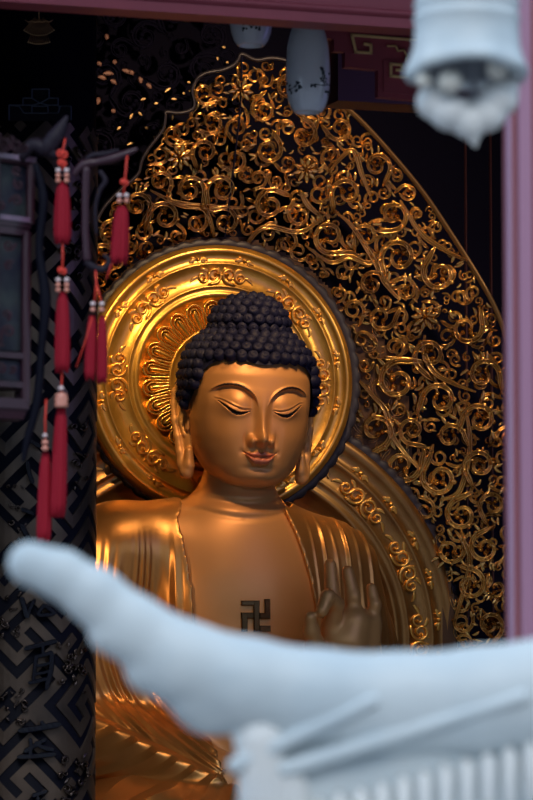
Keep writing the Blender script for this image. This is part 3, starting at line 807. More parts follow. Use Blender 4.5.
# lower sleeve: slanting folds round the forearm
zl_ = -303-.55*(x+165)
s3 = (z*.85-x*.52+6*np.sin(x*.035+z*.02))/15.5
m3 = sm((zl_-z)/10)*sm((-52-x)/14)*sm((y+20)/30)
disp += 6.5*m3*ridge(s3, 1.25)*(.6+.4*np.sin(x*.06+z*.09))+5*sm((zl_-z+4)/8)*sm((-50-x)/14)
# cascade between arm and body
s4 = (x-.0052*(np.minimum(z+228, 0))**2)/10.5+.3*np.sin(z*.03)
m4 = sm((-215-z)/35)*sm((z-zl_)/8)*sm((-58-x)/12)
disp += 3.8*m4*ridge(s4, 1.0)*(.6+.4*np.sin(x*.13+z*.02))
# lap folds
s5 = (z*1.0+.0016*(x+9)**2)/15; m5 = sm((-350-z)/20)*sm((x+60)/20); disp += 4*m5*ridge(s5, 1.1)
rv = rv+N*(disp*fwd)[:, None]
robeo = mesh_obj('robe', SW(rv), rf, M['robe'], sroot)

# ---- hands
def chain(P, pts, k=2.0):
    f = None
    for a, b_ in zip(pts[:-1], pts[1:]):
        c = cap(P, a[:3], b_[:3], a[3], b_[3]); f = c if f is None else smin(f, c, k)
    return f
def SP(px, py, w_):                         # pixel and nearness -> statue units
    return ((px-248-.309*w_)/.951, w_, 410-py)
def rhand():
    lo_ = (-2, 66, -345); hi_ = (112, 150, -140); P = grid(lo_, hi_, 1.25)
    f = None
    palm = chain(P, [(*SP(343, 662, 108), 19), (*SP(344, 640, 112), 20), (*SP(350, 622, 112), 18)], 6)
    palm = smin(palm, chain(P, [(*SP(333, 650, 112), 14), (*SP(332, 626, 112), 12)], 5), 8)
    palm = smin(palm, chain(P, [(*SP(364, 650, 110), 12), (*SP(368, 622, 110), 10.5)], 5), 8)
    f = palm
    # flatten the palm's depth
    fingers = [
        [(*SP(333, 622, 112), 8.5), (*SP(330, 597, 114), 7.6), (*SP(328, 566, 108), 6.2)],                                   # middle
        [(*SP(328, 628, 114), 9), (*SP(333, 604, 126), 8.0), (*SP(325, 596, 136), 7.0), (*SP(319, 610, 140), 5.9)],           # index, curled
        [(*SP(350, 620, 112), 8.5), (*SP(350, 596, 115), 7.3), (*SP(345, 572, 110), 5.8)],                                    # ring
        [(*SP(368, 622, 110), 7.6), (*SP(371, 604, 112), 6.4), (*SP(368, 588, 108), 5.2)],                                    # little
    ]
    for i_, fg in enumerate(fingers): f = smin(f, chain(P, fg, 2.5), 3.5)
    th = chain(P, [(*SP(330, 655, 116), 12), (*SP(314, 645, 124), 10), (*SP(309, 628, 131), 7.4), (*SP(308, 616, 136), 5.8)], 4)
    f = smin(f, th, 4)
    f = smin(f, cap(P, SP(343, 662, 108), (78, 92, -302), 19, 19), 6)
    # palm creases
    f = np.maximum(f, -(chain(P, [(*SP(330, 622, 133), 1.2), (*SP(335, 640, 136), 1.2), (*SP(352, 648, 135), 1.2)], .1)-0))
    return surface_nets(f, lo_, 1.25)
def lhand():
    lo_ = (-110, 60, -430); hi_ = (60, 205, -325); P = grid(lo_, hi_, 1.5)
    f = chain(P, [(-72, 100, -366, 27), (-45, 122, -372, 24), (-22, 140, -376, 25)], 6)
    f = smin(f, ell(P, (-14, 142, -378), (34, 26, 15)), 8)
    for k, (dy, L) in enumerate(((0, 46), (-13, 50), (-26, 46), (-38, 38))):
        f = smin(f, chain(P, [(8, 158+dy, -380, 8.5), (24+L*.2, 160+dy, -377, 8), (8+L, 160+dy, -370, 6.2)], 2), 3)
    f = smin(f, chain(P, [(-22, 160, -372, 11), (-2, 172, -362, 9), (14, 172, -354, 7)], 3), 5)
    return surface_nets(f, lo_, 1.5)
parts = [(headV, headF, fm), (*eL, None), (*eR, None), (bv, bf, None), (*rhand(), None), (*lhand(), None)]
VV = []; FF = []; MI = []; n0 = 0
for v_, f_, m_ in parts:
    VV.append(v_); FF.append(f_+n0); n0 += len(v_); MI.append(m_ if m_ is not None else np.zeros(len(f_), int))
bodyo = mesh_obj('body', SW(np.concatenate(VV)), np.concatenate(FF), [M['skin'], M['brow'], M['lip']], sroot, True, np.concatenate(MI))

# ---- hair of snail-shell curls
def curl_template(ns=12, nr=6):
    Q = [(0, 0, 1.0)]
    for i in range(1, nr+1):
        r = i/nr
        for k in range(ns):
            t = 2*PI*k/ns; z_ = math.sqrt(max(0, 1-r*r))*.92+.13*math.cos(2*PI*(r*2.4-t/(2*PI)))
            if i == nr: z_ = -.35
            Q.append((r*math.cos(t), r*math.sin(t), z_))
    F = [(0, 1+k, 1+(k+1) % ns) for k in range(ns)]
    for i in range(nr-1):
        a = 1+i*ns
        for k in range(ns): F.append((a+k, a+ns+k, a+ns+(k+1) % ns, a+(k+1) % ns))
    return np.array(Q), F
CT, CF = curl_template()
hb = MB()
def hairline(x): a = abs(x); return float(np.interp(a, [0, 8, 25, 40, 48, 54, 58, 61, 63], [37.5, 38.5, 42, 41, 37, 31, 20, 6, -6]))
def put_curl(p, n, r):
    n = np.array(n)/np.linalg.norm(n); a = np.cross([0, 0, 1.0], n); a = a/np.linalg.norm(a) if np.linalg.norm(a) > .05 else np.array([1.0, 0, 0]); b_ = np.cross(n, a)
    s = random.uniform(0, 6.28); Q = CT.copy(); c_, s_ = math.cos(s), math.sin(s)
    Q = np.stack([Q[:, 0]*c_-Q[:, 1]*s_, Q[:, 0]*s_+Q[:, 1]*c_, Q[:, 2]], 1)*r
    hb.add(np.array(p)+Q[:, :1]*a+Q[:, 1:2]*b_+Q[:, 2:]*n, CF)
UC = np.array([0, -10, 80.0]); UR = np.array([38.0, 37.0, 31.0])
zc_ = np.concatenate([[0], np.cumsum(np.hypot(np.diff(HR[:, 0]), np.hypot(np.diff(HR[:, 1]), np.diff(HR[:, 2]))*.7))])
start = np.interp(-48, HR[:, 0], zc_)
rowi = 0; s_ = start
while s_ < zc_[-1]-6:
    j = int(np.searchsorted(zc_, s_)); row = HR[min(j, NR-1)]
    pp = np.linspace(-PI, PI, 721); x_, y_ = head_pt(row, pp, 2.0); L = np.concatenate([[0], np.cumsum(np.hypot(np.diff(x_), np.diff(y_)))])
    m_ = max(4, int(L[-1]/10.6)); 
    r2_ = HR[min(j+6, NR-1)]; x2_, y2_ = head_pt(r2_, pp, 2.0)
    for k in range(m_):
        u_ = (k+.5*(rowi % 2))/m_*L[-1]; x0 = np.interp(u_, L, x_); y0 = np.interp(u_, L, y_)
        q_ = np.array([x0, y0, row[0]])
        x1_ = np.interp(u_, L, x2_); y1_ = np.interp(u_, L, y2_)
        up = np.array([x1_-x0, y1_-y0, r2_[0]-row[0]]); tg = np.array([np.interp(u_+1, L, x_)-x0, np.interp(u_+1, L, y_)-y0, 0]) if u_+1 < L[-1] else np.array([-(np.interp(u_-1, L, x_)-x0), -(np.interp(u_-1, L, y_)-y0), 0])
        nrm = np.cross(tg, up); 
        if np.linalg.norm(nrm) < 1e-6: continue
        nrm /= np.linalg.norm(nrm)
        if nrm @ (q_-np.array([0, -5, 10])) < 0: nrm = -nrm
        if y0 > 2 and row[0] < hairline(x0)+4.6: continue
        if y0 <= 2 and y0 > -22 and row[0] < 2: continue
        if (((q_+nrm*3-UC)/UR)**2).sum() < .92: continue
        put_curl(q_+nrm*2.4, nrm, 6.5)
    s_ += 9.6; rowi += 1
nrow = 0; el = -.35
while el < PI/2:
    rr_ = UR[0]*math.cos(el); m_ = max(1, int(2*PI*rr_/10.6))
    for k in range(m_):
        t = 2*PI*(k+.5*(nrow % 2))/m_; d_ = np.array([math.cos(el)*math.sin(t), math.cos(el)*math.cos(t), math.sin(el)]); q_ = UC+UR*d_
        if q_[2] < 82:
            jj = np.argmin(np.abs(HR[:, 0]-min(q_[2], 80))); rw = HR[jj]
            if q_[2] < 80 and (q_[0]/(rw[1]+.1))**2+((q_[1]-rw[4])/(rw[2]-rw[4]+.1))**2 < .9: continue
        put_curl(q_, d_/UR, 6.2)
    el += 9.4/34; nrow += 1
# scalp under the curls
def scalp():
    n_ = 160; Rr = head_rows(n_); pp = np.linspace(-PI, PI, 240, endpoint=False)
    def rowz(z_): return [z_]+[float(np.interp(z_, Rr[:, 0], Rr[:, c_])) for c_ in range(1, 5)]
    lim = []
    for p_ in pp:
        z_ = 30.0
        for _ in range(6):
            x_, y_ = head_pt(rowz(z_), np.array([p_]), 2.2)
            z_ = hairline(x_[0])+2.5 if y_[0] > 2 else (-2.0 if y_[0] > -22 else -50.0)
        lim.append(z_)
    Vs = np.zeros((n_, 240, 3)); cl = np.zeros((n_, 240), bool)
    for i_, r_ in enumerate(Rr):
        for k, p_ in enumerate(pp):
            z_ = max(r_[0], lim[k]); cl[i_, k] = r_[0] < lim[k]
            x_, y_ = head_pt(rowz(z_), np.array([p_]), 3.2); Vs[i_, k] = (x_[0], y_[0], z_)
    F_ = []
    for i_ in range(n_-1):
        for k in range(240):
            k2 = (k+1) % 240
            if cl[i_+1, k] and cl[i_+1, k2]: continue
            F_.append((i_*240+k, i_*240+k2, (i_+1)*240+k2, (i_+1)*240+k))
    hb.add(Vs.reshape(-1, 3), F_)
scalp()
hb.ball(UC, UR-1, 32, 16)
hb.v = [head_rot(v_) for v_ in hb.v]
HV = SW(np.concatenate(hb.v)); hb.v = [HV]
hairo = hb.build('hair', M['hair'], sroot, True)

# ---- emblem on the chest
em = MB(); e0 = SP(258, 614, 60)
bars = [(-14.5, 14, 4, 9.2), (-2.3, 14, 3.6, -16), (-14.5, 2.5, -2.3, -3.4), (-14.5, 2.5, -8.6, -16), (3.6, 2, 15, -3.8), (9.2, 15.5, 15, -3.8), (3.6, -10.3, 15, -16)]
from mathutils.bvhtree import BVHTree
tri = [tuple(int(a) for a in f) for f in bf]
bvh = BVHTree.FromPolygons([tuple(map(float, p)) for p in bv], tri)
def chest_y(x_, z_):
    r = bvh.ray_cast(Vector((x_, 300, z_)), Vector((0, -1, 0))); return r[0][1] if r[0] else 50
for (x0, z0, x1, z1) in bars:
    x0_, x1_ = sorted((x0, x1)); z0_, z1_ = sorted((z0, z1))
    cs = [(x0_, z0_), (x1_, z0_), (x1_, z1_), (x0_, z1_)]
    V_ = []
    ex = e0[0]-2; ez = e0[2]
    for lift, ins in ((-2, 0), (2.6, 0), (3.2, .7)):
        for (cx, cz) in cs:
            mx, mz = (x0_+x1_)/2, (z0_+z1_)/2
            px_ = cx+np.sign(mx-cx)*ins; pz_ = cz+np.sign(mz-cz)*ins
            V_.append((ex+px_, chest_y(ex+px_, ez+pz_)+lift, ez+pz_))
    F_ = [(8, 9, 10, 11)]+[(r*4+k, r*4+(k+1) % 4, (r+1)*4+(k+1) % 4, (r+1)*4+k) for r in (0, 1) for k in range(4)]
    em.add(V_, F_)
em.v = [SW(np.concatenate(em.v))]
em.build('chest_emblem', M['emblem'], sroot, False)


# ================================================================== carved hanging screen, dark, upper left behind the column
YS = H[1]+1.25
def smap(px, py, h):
    D = FW+((px-266.5)/FPX)[..., None]*RT-((py-400)/FPX)[..., None]*UP
    return CAM+D*((YS-h-CAM[1])/D[..., 1])[..., None]
c0 = atY(150, 160, YS)
scr = thing('hanging_carved_screen', 'dark carved openwork hanging with rosy gilt leaf tips, upper left behind the mandorla', 'carved screen', tuple(c0))
R = Relief(); cs = []
for rr_ in (17, 12, 8, 5):
    for _ in range(400):
        x = rng.uniform(60, 236); y = rng.uniform(-20, 176)
        if y > 176-abs(x-150)*.35: continue
        if all(math.hypot(x-a, y-b) > (r+rr_)*.95 for a, b, r in cs): cs.append((x, y, rr_))
for x, y, r in cs: R.scroll((x, y), r, random.choice((-1, 1)), rng.uniform(0, 6.28), turns=1.3, wf=.16, h=.02, base=0, tail=.4)
R.build('carved_scrolls', M['void'], smap, scr)
R = Relief()
for x, y, L, a in [(98, 77, 9, 0), (103, 74, 11, -.3), (110, 80, 8, .3), (98, 97, 8, 1.4), (113, 60, 5, .8), (122, 70, 10, .1), (129, 71, 6, .4), (97, 62, 6, .5), (106, 34, 6, 1.2), (139, 77, 7, 1.0), (146, 84, 7, .4), (111, 110, 5, .3)]:
    R = Relief(); R.leaf((x, y), a, L, 2.6, .02, .8, .03); R.build('rosy_leaf', M['brownspeck'], smap, scr)
R = Relief()
for x, y, L, a in [(165, 92, 8, -.8), (171, 99, 7, -.1), (141, 100, 6, -.5), (138, 112, 6, .6), (130, 119, 7, -1.3), (117, 130, 6, -.9), (127, 145, 9, -.5), (145, 127, 4, .6), (154, 104, 5, -.4), (187, 82, 4, 0), (183, 92, 3, 1), (153, 136, 5, .7), (217, 57, 4, 1.2), (222, 47, 4, 0), (237, 44, 5, -.5), (226, 62, 3, .2)]:
    R = Relief(); R.leaf((x, y), a, L*.9, 1.3, .02, .5, .04); R.build('gilt_leaf', M['inlay'], smap, scr)

# ================================================================== column with gilt fret and calligraphy
DC = 12.0; cc = at(25, 400, DC); CR = 71/FPX*DC
def colmap(px, py, h):
    px = np.asarray(px, float); py = np.asarray(py, float); h = np.broadcast_to(np.asarray(h, float), px.shape)
    D = FW+((px-266.5)/FPX)[..., None]*RT-((py-400)/FPX)[..., None]*UP
    r = CR+h; dx, dy = D[..., 0], D[..., 1]; ox, oy = CAM[0]-cc[0], CAM[1]-cc[1]
    A_ = dx*dx+dy*dy; B_ = ox*dx+oy*dy; C_ = ox*ox+oy*oy-r*r
    t = (-B_-np.sqrt(np.maximum(B_*B_-A_*C_, 0)))/A_
    return CAM+D*t[..., None]
col = thing('inscribed_column', 'round black column with worn gilt fret pattern and glossy black characters, left edge', 'column', (cc[0], cc[1], 0))
b = MB(); b.lathe((cc[0], cc[1], 0), [(0, 0), (CR*1.15, 0), (CR*1.15, .15), (CR*.985, .22), (CR*.985, 5.6), (0, 5.6)], 64); b.build('shaft', M['column'], col)
TILE = ["11111110000", "10000010111", "10111010101", "10101010101", "10101110101", "10100000101", "10111111101", "10000000001", "11111011111", "00001010000", "11101011101"]
cell = 9.0/FPX*DC; nn = len(TILE); ztop = colmap(np.array([25.]), np.array([121.]), 0)[0][2]
V = []; F = []; vid = {}
def cv(i, j, lvl):
    k = (i, j, lvl)
    if k not in vid:
        s_ = (i-j)*cell*.7071; z_ = (i+j)*cell*.7071
        th = -PI/2-YAW*0+s_/CR-YAW
        r = CR*.985+(.009 if lvl else 0)
        vid[k] = len(V); V.append((cc[0]+r*math.cos(th), cc[1]+r*math.sin(th), z_))
    return vid[k]
on = lambda i, j: TILE[j % nn][i % nn] == '1'
NI = int(ztop/cell/.7071)+80
for i in range(-60, NI):
    for j in range(-60, NI):
        z_ = (i+j+1)*cell*.7071; s_ = (i-j)*cell*.7071/CR
        if not (.25 < z_ < ztop) or abs(s_) > 1.75 or not on(i, j): continue
        F.append((cv(i, j, 1), cv(i+1, j, 1), cv(i+1, j+1, 1), cv(i, j+1, 1)))
        for (a, b_, di, dj) in (((i, j), (i+1, j), 0, -1), ((i+1, j), (i+1, j+1), 1, 0), ((i+1, j+1), (i, j+1), 0, 1), ((i, j+1), (i, j), -1, 0)):
            if not on(i+di, j+dj): F.append((cv(*a, 0), cv(*b_, 0), cv(*b_, 1), cv(*a, 1)))
o = mesh_obj('fret_relief', np.array(V), np.array(F), M['fret'], col, False)
SQ = [(-1, -1.2), (-1, .7), (-.7, 1), (.7, 1), (1, .7), (1, -1.2)]
def character(strokes):
    R = Relief()
    for st in strokes:
        wd = st[0]; P = smooth_poly(st[1:], 4) if len(st) > 3 else np.linspace(st[1], st[2], 5)
        n = len(P); w_ = np.full(n, wd); w_[0] *= .45; w_[-1] *= .55
        R.ribbon(P, w_*1.35, .022, SQ, .020)
        R.q[-1] = R.q[-1]
    R.build('carved_character', M['char'], colmap, col, False)
character([[2.2, (21, 597), (24, 606), (27, 618)], [1.6, (27, 618), (30, 609), (35, 599)], [1.7, (37, 615), (41, 609), (45, 604)], [1.7, (44, 605), (50, 609), (56, 614)], [1.5, (38, 615), (46, 615), (55, 614)]])
character([[2.0, (24, 649), (40, 645), (57, 641)], [1.7, (36, 655), (35, 668), (33, 680)], [1.6, (35, 657), (44, 655), (53, 652)], [2.1, (52, 652), (51, 670), (46, 690)], [1.3, (36, 666), (43, 665), (50, 663)], [1.3, (35, 674), (42, 673), (50, 671)], [1.6, (28, 683), (38, 681), (50, 678)], [1.3, (43, 655), (43, 646), (44, 643)]])
character([[2.5, (18, 731), (40, 728), (61, 724)], [1.5, (41, 721), (44, 725), (47, 729)], [1.9, (24, 752), (34, 746), (46, 739)], [1.8, (35, 742), (42, 747), (54, 750)], [2.0, (17, 757), (36, 756), (56, 754)], [1.6, (30, 738), (31, 746), (30, 755)]])
character([[1.8, (32, 796), (38, 794), (47, 791)], [1.8, (30, 812), (38, 806), (46, 800)], [1.6, (38, 796), (38, 806), (37, 820)]])
character([[1.8, (21, 509), (27, 511), (34, 514)], [2.2, (21, 524), (26, 534), (33, 547)], [1.8, (27, 461), (29, 472), (33, 484)], [1.6, (30, 440), (36, 444), (41, 447)], [1.6, (20, 552), (24, 558), (30, 566)]])
for (x0, y0, x1, y1, n_) in [(58, 640, 88, 695, 26), (60, 752, 88, 805, 24), (0, 690, 26, 730, 16), (60, 150, 84, 290, 34), (56, 420, 88, 520, 22), (0, 590, 18, 640, 12), (8, 470, 26, 560, 12)]:
    R = Relief()
    for _ in range(n_):
        x = rng.uniform(x0, x1); y = rng.uniform(y0, y1)
        if rng.random() < .5: R.scroll((x, y), rng.uniform(2.5, 5), random.choice((-1, 1)), rng.uniform(0, 6), turns=1, wf=.24, h=.014, inner=False, prof=Relief.SIMPLE, base=.012)
        else: R.leaf((x, y), rng.uniform(0, 6.28), rng.uniform(4, 8), 1.2, .014, rng.uniform(-1, 1), .012)
    R.build('floral_carving', mat('dark_gilt_floral', (.10, .07, .06), .2, .8) if 'dark_gilt_floral' not in bpy.data.materials else bpy.data.materials['dark_gilt_floral'], colmap, col)

# ================================================================== fretwork bracket below the beam
YB = 9.75
def bpt(px, py, d): p = atY(px, py, YB); return (p[0], p[1]-d, p[2])
fb = thing('fretwork_bracket', 'stepped plum wood fretwork bracket with gilt meander inlay under the beam', 'bracket', bpt(380, 40, 0))
b = MB()
for poly_, d0, d1 in [([(318, 10), (318, 37), (334, 39), (334, 51), (345, 52), (345, 67), (378, 70), (378, 97), (430, 102), (430, 14)], 0, -.035),
                      ([(322, 12), (322, 30), (430, 37), (430, 14)], .014, 0),
                      ([(383, 60), (383, 92), (430, 97), (430, 62)], .008, 0)]:
    b.prism(poly_, lambda x, y, d: bpt(x, y, d), d0, d1)
b.build('fretwork', M['beam'], fb, False, True)
def inlay(pts, wd=1.4):
    R = Relief()
    for p, q in zip(pts[:-1], pts[1:]):
        p = np.array(p, float); q = np.array(q, float); u = (q-p)/np.linalg.norm(q-p)*wd
        R.ribbon(np.linspace(p-u*.9, q+u*.9, 3), wd, .006, SQ, .014)
    def mp(x, y, h):
        D = FW+((x-266.5)/FPX)[..., None]*RT-((y-400)/FPX)[..., None]*UP
        return CAM+D*((YB-h-CAM[1])/D[..., 1])[..., None]
    R.build('gilt_inlay', M['inlay'], mp, fb, False)
inlay([(416, 40), (352, 35), (356, 52), (371, 53), (371, 45), (365, 44)])
inlay([(388, 46), (396, 46), (398, 51), (404, 50), (407, 56), (406, 60)], .9)
inlay([(412, 78), (391, 76), (391, 64), (402, 65), (402, 70), (397, 70)])

# ================================================================== porcelain lamps under the beam
def porcelain(px, ybot, D, label, twigs, cut=0):
    s_ = D/FPX; c = at(px, ybot, D); root = thing('porcelain_lamp', label, 'lamp', tuple(c), 'porcelain lamps')
    prof = [(9, 6), (11.5, 1.5), (12.5, 0), (14, 1), (17, 5), (20, 13), (21.8, 24), (22.4, 38), (22.0, 52), (20.8, 66), (18.5, 78), (15, 88), (12, 92), (0, 93)]
    b = MB(); b.lathe(c, [(r*s_, z*s_) for r, z in prof], 40); b.build('shade', M['porc'], root)
    b = MB(); b.lathe(c, [(0, 5*s_), (9.2*s_, 5*s_), (9.2*s_, 7*s_), (0, 7*s_)], 24); b.build('base_disc', M['stonedark'], root)
    b = MB(); zt_ = 3.98 if D > 10.4 else 3.98
    b.tube([(c[0], c[1], c[2]+92*s_), (c[0], c[1], 5.6)], .004, 6); b.build('hanging_cord', M['rosedark'], root)
    def rad(z): return np.interp(z, [q for r, q in prof[2:]], [r for r, q in prof[2:]])
    def on_(x, y): 
        z = ybot-y; r = rad(z)+.15; x = max(-r*.97, min(r*.97, x-px)); dy = -math.sqrt(r*r-x*x)
        v = RT*x*s_+np.array([FW[0], FW[1], 0])/math.hypot(FW[0], FW[1])*dy*s_
        return np.array([c[0]+v[0], c[1]+v[1], c[2]+z*s_])
    if twigs:
        b = MB()
        for tw in twigs:
            if tw[0] == 'b':
                _, x, y, r = tw
                for _ in range(5): b.ball(on_(x+random.uniform(-r, r), y+random.uniform(-r, r)), .0035+.0025*random.random(), 6, 4)
            else: b.tube([on_(*p) for p in tw[1]], .0022, 5)
        b.build('plum_painting', M['porcblue'], root)
porcelain(308, 113, 10.3, 'tall white porcelain barrel lamp with dark blue plum sprays, right of the two', [('t', [(290, 92), (296, 88), (300, 86)]), ('b', 291, 88, 4), ('b', 294, 93, 3), ('b', 297, 87, 3), ('b', 300, 90, 1.5),
          ('t', [(328, 96), (324, 86), (322, 76), (321, 70)]), ('t', [(324, 88), (316, 88), (310, 90)]), ('b', 325, 78, 4), ('b', 326, 90, 4), ('b', 313, 89, 2), ('b', 323, 83, 3), ('b', 322, 72, 2)])
porcelain(251, 46, 10.6, 'white porcelain lamp mostly hidden behind the beam, left of the two', [('b', 245, 31, 3), ('b', 252, 30, 3), ('b', 258, 32, 2)])

# ================================================================== small beaded pendant and stepped lattice on the column
b = MB(); c = at(39, 12, 11.3); root = thing('beaded_pendant', 'tiny fan-shaped pendant edged with gilt beads, top left', 'ornament', tuple(c))
s_ = 11.3/FPX
P3 = lambda x, y, w_=0: np.array(at(x, y, 11.3))+w_*np.array([FW[0], FW[1], 0])
for rr_, n_, a_ in ((23.5, 15, .68), (32, 11, .34)):
    bb = MB()
    for k in range(n_):
        t = -a_+2*a_*k/(n_-1); bb.ball(P3(39+rr_*math.sin(t), 12+rr_*math.cos(t)), .0028, 6, 4)
    bb.build('bead_row', M['bead'] if False else M['inlay'], root)
for k in range(15):
    t = -.68+1.36*k/14; b.tube([P3(39+7*math.sin(t), 12+7*math.cos(t)), P3(39+23*math.sin(t), 12+23*math.cos(t))], .0009, 4)
for k in range(11):
    t = -.34+.68*k/10; b.tube([P3(39+24*math.sin(t), 12+24*math.cos(t)), P3(39+32*math.sin(t), 12+32*math.cos(t))], .0009, 4)
b.tube([P3(25+k*3.5, 21+(k % 2)*2-abs(k-4)*.3) for k in range(9)], .0018, 5); b.tube([P3(39, 20), P3(39, -12)], .0012, 5)
b.build('strands', M['giltspeck'], root)
s4 = lambda pts, m=.0032: [at(x, y, 11.5) for x, y in pts]
root = thing('stepped_lattice', 'faint blue grey stepped lattice plaque above the fret pattern on the column', 'ornament', tuple(at(40, 120, 11.55)))
b = MB()
for pts in ([(9, 120), (9, 105), (23, 105), (23, 98), (32, 98), (32, 89), (49, 89), (49, 98), (58, 98), (58, 106), (71, 106), (71, 120)], [(9, 105), (19, 106), (24, 113), (32, 113), (32, 106), (48, 106), (48, 113), (58, 113), (60, 106), (71, 106)],
            [(23, 105), (33, 105), (40, 103), (48, 105), (58, 105)], [(32, 98), (40, 103), (49, 98)], [(32, 113), (58, 113)]):
    for p, q in zip(pts[:-1], pts[1:]): b.tube(s4([p, q]), .0030, 6)
b.build('lattice', M['bluefret'], root, False)
b = MB(); b.prism([(8, 121), (8, 104), (22, 104), (22, 97), (31, 97), (31, 88), (50, 88), (50, 97), (59, 97), (59, 105), (72, 105), (72, 121)], lambda x, y, d: at(x, y, 11.52+d), 0, .24)
b.build('back_plate', M['column'], root, False, True)

# ================================================================== palace lantern and its arms
DL = 8.5; ls = DL/FPX
def LP(px, py, w_=0.0):                      # px position, nearness in px units
    return np.array(at(px, py, DL))-w_*ls*np.array([FW[0], FW[1], 0])
lan = thing('palace_lantern', 'purple rosewood palace lantern with painted glass panels, left edge', 'lantern', tuple(LP(-12, 425)))
ax0 = LP(-12, 400)
def hexring(r, n=6, rot=math.radians(-18-30+14)):
    return [(ax0[0]+r*ls*math.cos(rot+k*2*PI/n), ax0[1]+r*ls*math.sin(rot+k*2*PI/n)) for k in range(n)]
def zpx(y): return LP(-12, y)[2]
def hexband(bm_, r0, r1, y0, y1):
    a = hexring(r0); c_ = hexring(r1); z0, z1 = zpx(y0), zpx(y1)
    V = [(x, y, z0) for x, y in a]+[(x, y, z1) for x, y in c_]
    bm_.add(V, [(k, (k+1) % 6, (k+1) % 6+6, k+6) for k in range(6)]+[(5, 4, 3, 2, 1, 0), (6, 7, 8, 9, 10, 11)])
b = MB()
for r0, r1, y0, y1 in [(46, 49, 165, 160), (45, 45, 228, 222), (43, 43, 236, 228), (42, 42, 360, 354), (42, 42, 389, 383), (44, 44, 410, 400), (38, 42, 420, 410)]: hexband(b, r0, r1, y0, y1)
for (R_, y0, y1, t_) in ((44, 163, 224, 4.5), (40, 232, 404, 5.0)):
    for (x, y) in hexring(R_): b.tube([(x, y, zpx(y1)), (x, y, zpx(y0))], t_*ls, 8)
b.build('frame', M['rosewood'], lan, False)
for r0, r1, y0, y1 in [(50, 50.5, 162, 157), (47.5, 47.5, 223, 218)]:
    b = MB(); hexband(b, r0, r1, y0, y1); b.build('pale_rail', M['rosepale'], lan, False)
for (R_, y0, y1) in ((39.5, 166, 218), (35.5, 238, 352), (36, 362, 382)):
    hx = hexring(R_)
    for k in range(6):
        p, q = hx[k], hx[(k+1) % 6]; bb = MB()
        V = [(p[0], p[1], zpx(y1)), (q[0], q[1], zpx(y1)), (q[0], q[1], zpx(y0)), (p[0], p[1], zpx(y0))]
        cx, cy = ax0[0], ax0[1]; V2 = [(cx+(x-cx)*.95, cy+(y-cy)*.95, z) for x, y, z in V]
        bb.add(V+V2, [(0, 1, 2, 3), (7, 6, 5, 4), (0, 4, 5, 1), (1, 5, 6, 2), (2, 6, 7, 3), (3, 7, 4, 0)]); bb.build('painted_pane', M['pane'], lan, False)
# carved scroll lights of the frame: wooden tracery inside the panels and the crown
def lmap(w0):
    def mp(x, y, h):
        P = at(x, y, np.full(np.shape(x), DL)); return P-(w0*ls+h)[..., None]*np.array([FW[0], FW[1], 0])
    return mp
R = Relief()
for (x, y, r, s) in [(-6, 149, 8, 1), (8, 150, 7, -1), (20, 151, 6, 1), (2, 143, 5, 1), (14, 145, 4, -1), (27, 153, 4, -1)]: R.scroll((x, y), r, s, PI/2, turns=1.3, wf=.26, h=.012, tail=.5)
R.build('carved_crown', M['rosewood'], lmap(38), lan)
R = Relief()
for (x, y, r, s) in [(20, 206, 6, 1), (22, 190, 5, -1), (20, 176, 5, 1), (4, 210, 5, -1), (12, 250, 6, 1), (12, 270, 5, -1), (12, 335, 7, 1), (10, 318, 5, -1), (3, 344, 5, 1), (5, 372, 5, 1), (16, 372, 4, -1)]:
    R = Relief(); R.scroll((x, y), r, s, rng.uniform(0, 6), turns=1.3, wf=.2, h=.006, tail=.5); R.build('tracery', M['rosewood'], lmap(38), lan)
b = MB()          # hanging rod of the lantern
b.tube([(ax0[0], ax0[1], zpx(160)), (ax0[0], ax0[1], 3.95)], .012, 8); b.build('hanging_rod', M['rosedark'], lan)
# arm toward the tassels, dark ribbon-like dragon head
def arm(pts, r, name='arm', m=None, parent=None):
    P = smooth_poly([p[:2] for p in pts], 5); rr_ = np.interp(np.linspace(0, 1, len(P)), np.linspace(0, 1, len(r)), r)
    b = MB(); b.tube([LP(x, y, 8) for x, y in P], rr_*ls, 8); return b.build(name, m or M['rosedark'], parent)
arm([(20, 160), (34, 146), (46, 150), (56, 138), (62, 128), (68, 117)], [5, 7, 9, 9, 6, 1.5], 'dragon_arm', M['bluefret'] if False else M['rosedark'], lan)
arm([(46, 150), (56, 156), (63, 152), (66, 145)], [7, 5, 3, 2], 'dragon_jaw', M['rosedark'], lan)
arm([(36, 165), (44, 200), (40, 250), (46, 300), (42, 350), (38, 400), (28, 440), (24, 462)], [3, 5, 4, 6, 4, 5, 4, 2], 'side_ribbon', M['column'], lan)

l2 = thing('carved_lantern_arm', 'purple carved wooden bracket arm with scrolled foot, holding tassels at the gilded screen', 'bracket', tuple(LP(84, 270)))
def arm2(pts, r, name, m=M['rosewood']):
    return arm(pts, r, name, m, l2)
arm2([(74, 176), (84, 166), (98, 163), (112, 160), (126, 155), (138, 150)], [3, 5, 4, 5, 4, 2], 'top_rail')
arm2([(84, 166), (92, 157), (106, 155), (120, 151)], [2, 3, 3, 1.5], 'crest', M['rosedark'])
arm2([(87, 168), (86, 200), (86, 235), (88, 262)], [4.5, 4, 4, 4.5], 'post')
arm2([(86, 262), (94, 268), (104, 270), (110, 262), (104, 256)], [4, 4, 3.5, 3, 2], 'scroll_foot', M['rosedark'])
arm2([(100, 172), (106, 182), (100, 192), (96, 210), (97, 236)], [2.5, 3, 2.5, 2, 1.5], 'inner_scroll', M['rosedark'])

